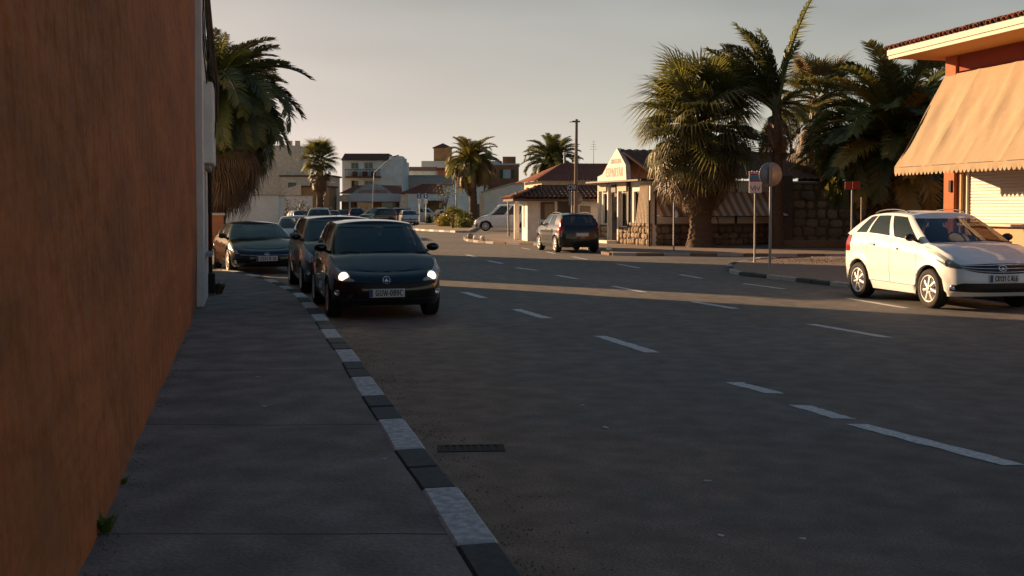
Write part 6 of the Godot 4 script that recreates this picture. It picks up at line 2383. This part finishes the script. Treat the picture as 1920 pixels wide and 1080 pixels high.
	for q in [[-22.0, 128.0, 4.6, "low lamp arm left of the gabled shop, its head in the sun"], [-6.0, 118.0, 6.6, "thin lamp pole behind the sparse young tree"]]:
		t = thing("thin_lamp", q[3], "street lamp", V(q[0], 0.0, q[1]))
		mb = MB.new()
		mb.tube([Vector3(0, -0.05, 0), Vector3(0, q[2] - 0.6, 0), Vector3(0.7, q[2], 0)], [0.07, 0.06, 0.04], 7)
		obj("shaft", mb.done(), M.pole_grey, t)
		mb = MB.new()
		mb.bevel(Vector3(1.0, q[2] + 0.05, 0), Vector3(0.7, 0.10, 0.22), 0.03)
		obj("lamp_head", mb.done(), M.sign_white, t)
	# wire between the palms
	mb = MB.new()
	var pts := []
	var rad := []
	for i in 13:
		var f := i / 12.0
		pts.append(V(lerpf(10.5, 14.3, f), 5.05 + 0.25 * f - 0.30 * sin(f * PI), lerpf(43.4, 42.5, f)))
		rad.append(0.012)
	mb.tube(pts, rad, 5)
	tag(obj("slack_wire", mb.done(), M.pole_grey, self), "slack wire strung from the slim feather palm to the date palm", "wire")


func small_things() -> void:
	var mb: MB
	# weeds at the foot of the orange wall
	tuft("wall_weed", "small green weed at the foot of the orange wall by a slab joint", V(-1.96, 0.085, 5.22), 0.10, 110, M.weed_green, 501)
	tuft("wall_weed", "tiny green weed further along the foot of the orange wall", V(-2.20, 0.085, 6.15), 0.05, 50, M.weed_green, 502)
	tuft("dry_weed", "dry brown weed at the corner of the white house", V(-5.35, 0.085, 19.9), 0.26, 110, M.dry_grass, 503)
	# litter
	var lit := [[-4.25, 0.09, 14.0, 0.045, "crumpled white paper ball on the pavement near the orange wall"], [-2.35, 0.09, 10.05, 0.018, "tiny white scrap on the middle of the dark pavement"], [-1.95, 0.09, 8.55, 0.018, "white scrap just past a slab joint on the pavement"], [-0.80, 0.09, 6.75, 0.016, "pale scrap next to the kerb on the pavement"], [1.18, 0.0, 6.55, 0.020, "pale scrap on the asphalt below the lane dashes"], [1.05, 0.0, 5.45, 0.016, "small scrap on the asphalt near the camera side of the road"], [1.45, 0.0, 5.4, 0.016, "small white scrap lying right of another on the near asphalt"], [0.59, 0.0, 9.1, 0.016, "white fleck on the asphalt between kerb and lane dashes"], [0.70, 0.0, 8.15, 0.026, "flat pale scrap on the asphalt right of the iron grate"]]
	for q in lit:
		mb = MB.new()
		var r := RandomNumberGenerator.new()
		r.seed = int(q[2] * 1000.0)
		var rows := []
		for i in 6:
			var row := []
			for j in 8:
				var f := i / 5.0 * PI
				var g := j / 8.0 * TAU
				var k: float = q[3] * r.randf_range(0.65, 1.2)
				row.append(Vector3(cos(g) * sin(f) * k * 1.5, (1.0 - cos(f)) * k * (0.8 if q[3] > 0.04 else 0.16), sin(g) * sin(f) * k))
			rows.append(row)
		mb.grid(rows, true)
		tag(obj("paper_scrap", mb.done(), M.paper, self, Transform3D(Basis(Vector3.UP, q[2]), V(q[0], q[1], q[2]))), q[4], "litter", "paper scraps")
	# iron grate in the gutter
	var t := thing("drain_grate", "rusty iron drain grate set in the asphalt near the kerb", "grate", V(-0.28, 0.0, 7.45), deg_to_rad(4.0))
	mb = MB.new()
	for q in [[0.0, 0.09, 0.46, 0.03], [0.0, -0.09, 0.46, 0.03], [-0.215, 0.0, 0.03, 0.15], [0.215, 0.0, 0.03, 0.15]]:
		mb.bevel(Vector3(q[0], 0.0, q[1]), Vector3(q[2], 0.012, q[3]), 0.003)
	obj("frame", mb.done(), M.iron, t)
	mb = MB.new()
	mb.box(Vector3(0, -0.002, 0), Vector3(0.42, 0.006, 0.16))
	obj("plate", mb.done(), M.iron, t)
	for k in 9:
		mb = MB.new()
		mb.bevel(Vector3(-0.19 + k * 0.0475, 0.002, 0), Vector3(0.026, 0.008, 0.16), 0.004)
		obj("bar", mb.done(), M.iron, t)
	# stones on the kerb by the hut and next to the green car
	for q in [[-1.78, 53.9, 0.14, "pale boulder on the kerb left of the kiosk hut"], [-1.36, 52.0, 0.16, "pale boulder nearest the kiosk hut on the kerb"], [-2.1, 54.8, 0.17, "small brown boulder at the end of the kerb row"], [3.50, 39.4, 0.11, "white painted boulder behind the dark green hatchback"]]:
		mb = MB.new()
		var r := RandomNumberGenerator.new()
		r.seed = int(q[1] * 100.0)
		var rows := []
		for i in 7:
			var row := []
			for j in 9:
				var f := i / 6.0 * PI
				var g := j / 9.0 * TAU
				var k: float = q[2] * r.randf_range(0.88, 1.1)
				row.append(Vector3(cos(g) * sin(f) * k, (1.0 - cos(f)) * k * 0.85, sin(g) * sin(f) * k))
			rows.append(row)
		mb.grid(rows, true)
		tag(obj("boulder", mb.done(), M.plaster_white if q[2] != 0.17 else M.stone_c, self, Transform3D(Basis(), V(q[0], 0.08 if q[0] < 0 else 0.07, q[1]))), q[3], "boulder", "boulders on the far kerb")
	# grit and dead leaf bits along the foot of the orange wall and in the gutter
	for g in [["wall_grit", "grit and leaf bits gathered along the foot of the orange wall", 0.088, 1500], ["gutter_grit", "sand grains and leaf bits lying in the gutter beside the kerb", 0.002, 2600]]:
		mb = MB.new()
		mb.flat()
		var nn := noise(0.8, 3, 601)
		for i in g[3]:
			var dd := 3.5 + 15.0 * pow(rng.randf(), 1.6)
			if nn.get_noise_2d(dd * 2.0, g[2] * 50.0) < rnd(-0.3, 0.4):
				continue
			var off := absf(rng.randfn()) * (0.05 if g[2] > 0.01 else 0.22)
			var p := V((wall_x(dd) + 0.02 + off) if g[2] > 0.01 else (kerb_x(dd) + 0.19 + off), g[2], dd)
			var s := rnd(0.003, 0.010)
			var up := Vector3(0, s * 0.9, 0)
			var a := Vector3(rng.randfn(), 0, rng.randfn()).normalized() * s
			var b := Vector3(-a.z, 0, a.x) * rnd(0.4, 1.0)
			mb.tri(p - a, p + b, p + up)
			mb.tri(p + b, p + a, p + up)
			mb.tri(p + a, p - b, p + up)
			mb.tri(p - b, p - a, p + up)
		tag(obj(g[0], mb.done(), M.sand, self), g[1], "grit", "", "stuff")
	# dead leaf litter on the pink pavement
	mb = MB.new()
	mb.flat()
	for i in 900:
		var p := V(9.0 + rng.randfn() * 1.1, 0.095 + rng.randf() * 0.03, 32.2 + rng.randfn() * 0.9)
		var a := Vector3(rng.randfn(), rng.randfn() * 0.2, rng.randfn()).normalized() * rnd(0.03, 0.10)
		var b := a.cross(Vector3.UP).normalized() * 0.012
		mb.quad(p - a, p + b, p + a, p - b)
	tag(obj("leaf_litter", mb.done(), M.dry_grass, self), "dry brown leaf litter scattered on the pinkish pavement", "litter", "", "stuff")
	# dead leaf hanging by the fan palm trunk
	var d := fan_leaf(777, 0.4, 0.6, 16, 0.9, 0.3, -0.2)
	var o := obj("fallen_palm_leaf", d, M.dead_leaf_dark, self, Transform3D((Basis(Vector3.UP, 0.5) * Basis(Vector3.RIGHT, 1.25)).scaled(Vector3(1.2, 1.2, 1.2)), V(8.25, 1.28, 44.0)))
	tag(o, "dark dead palm leaf hanging beside the fan palm trunk", "palm leaf")
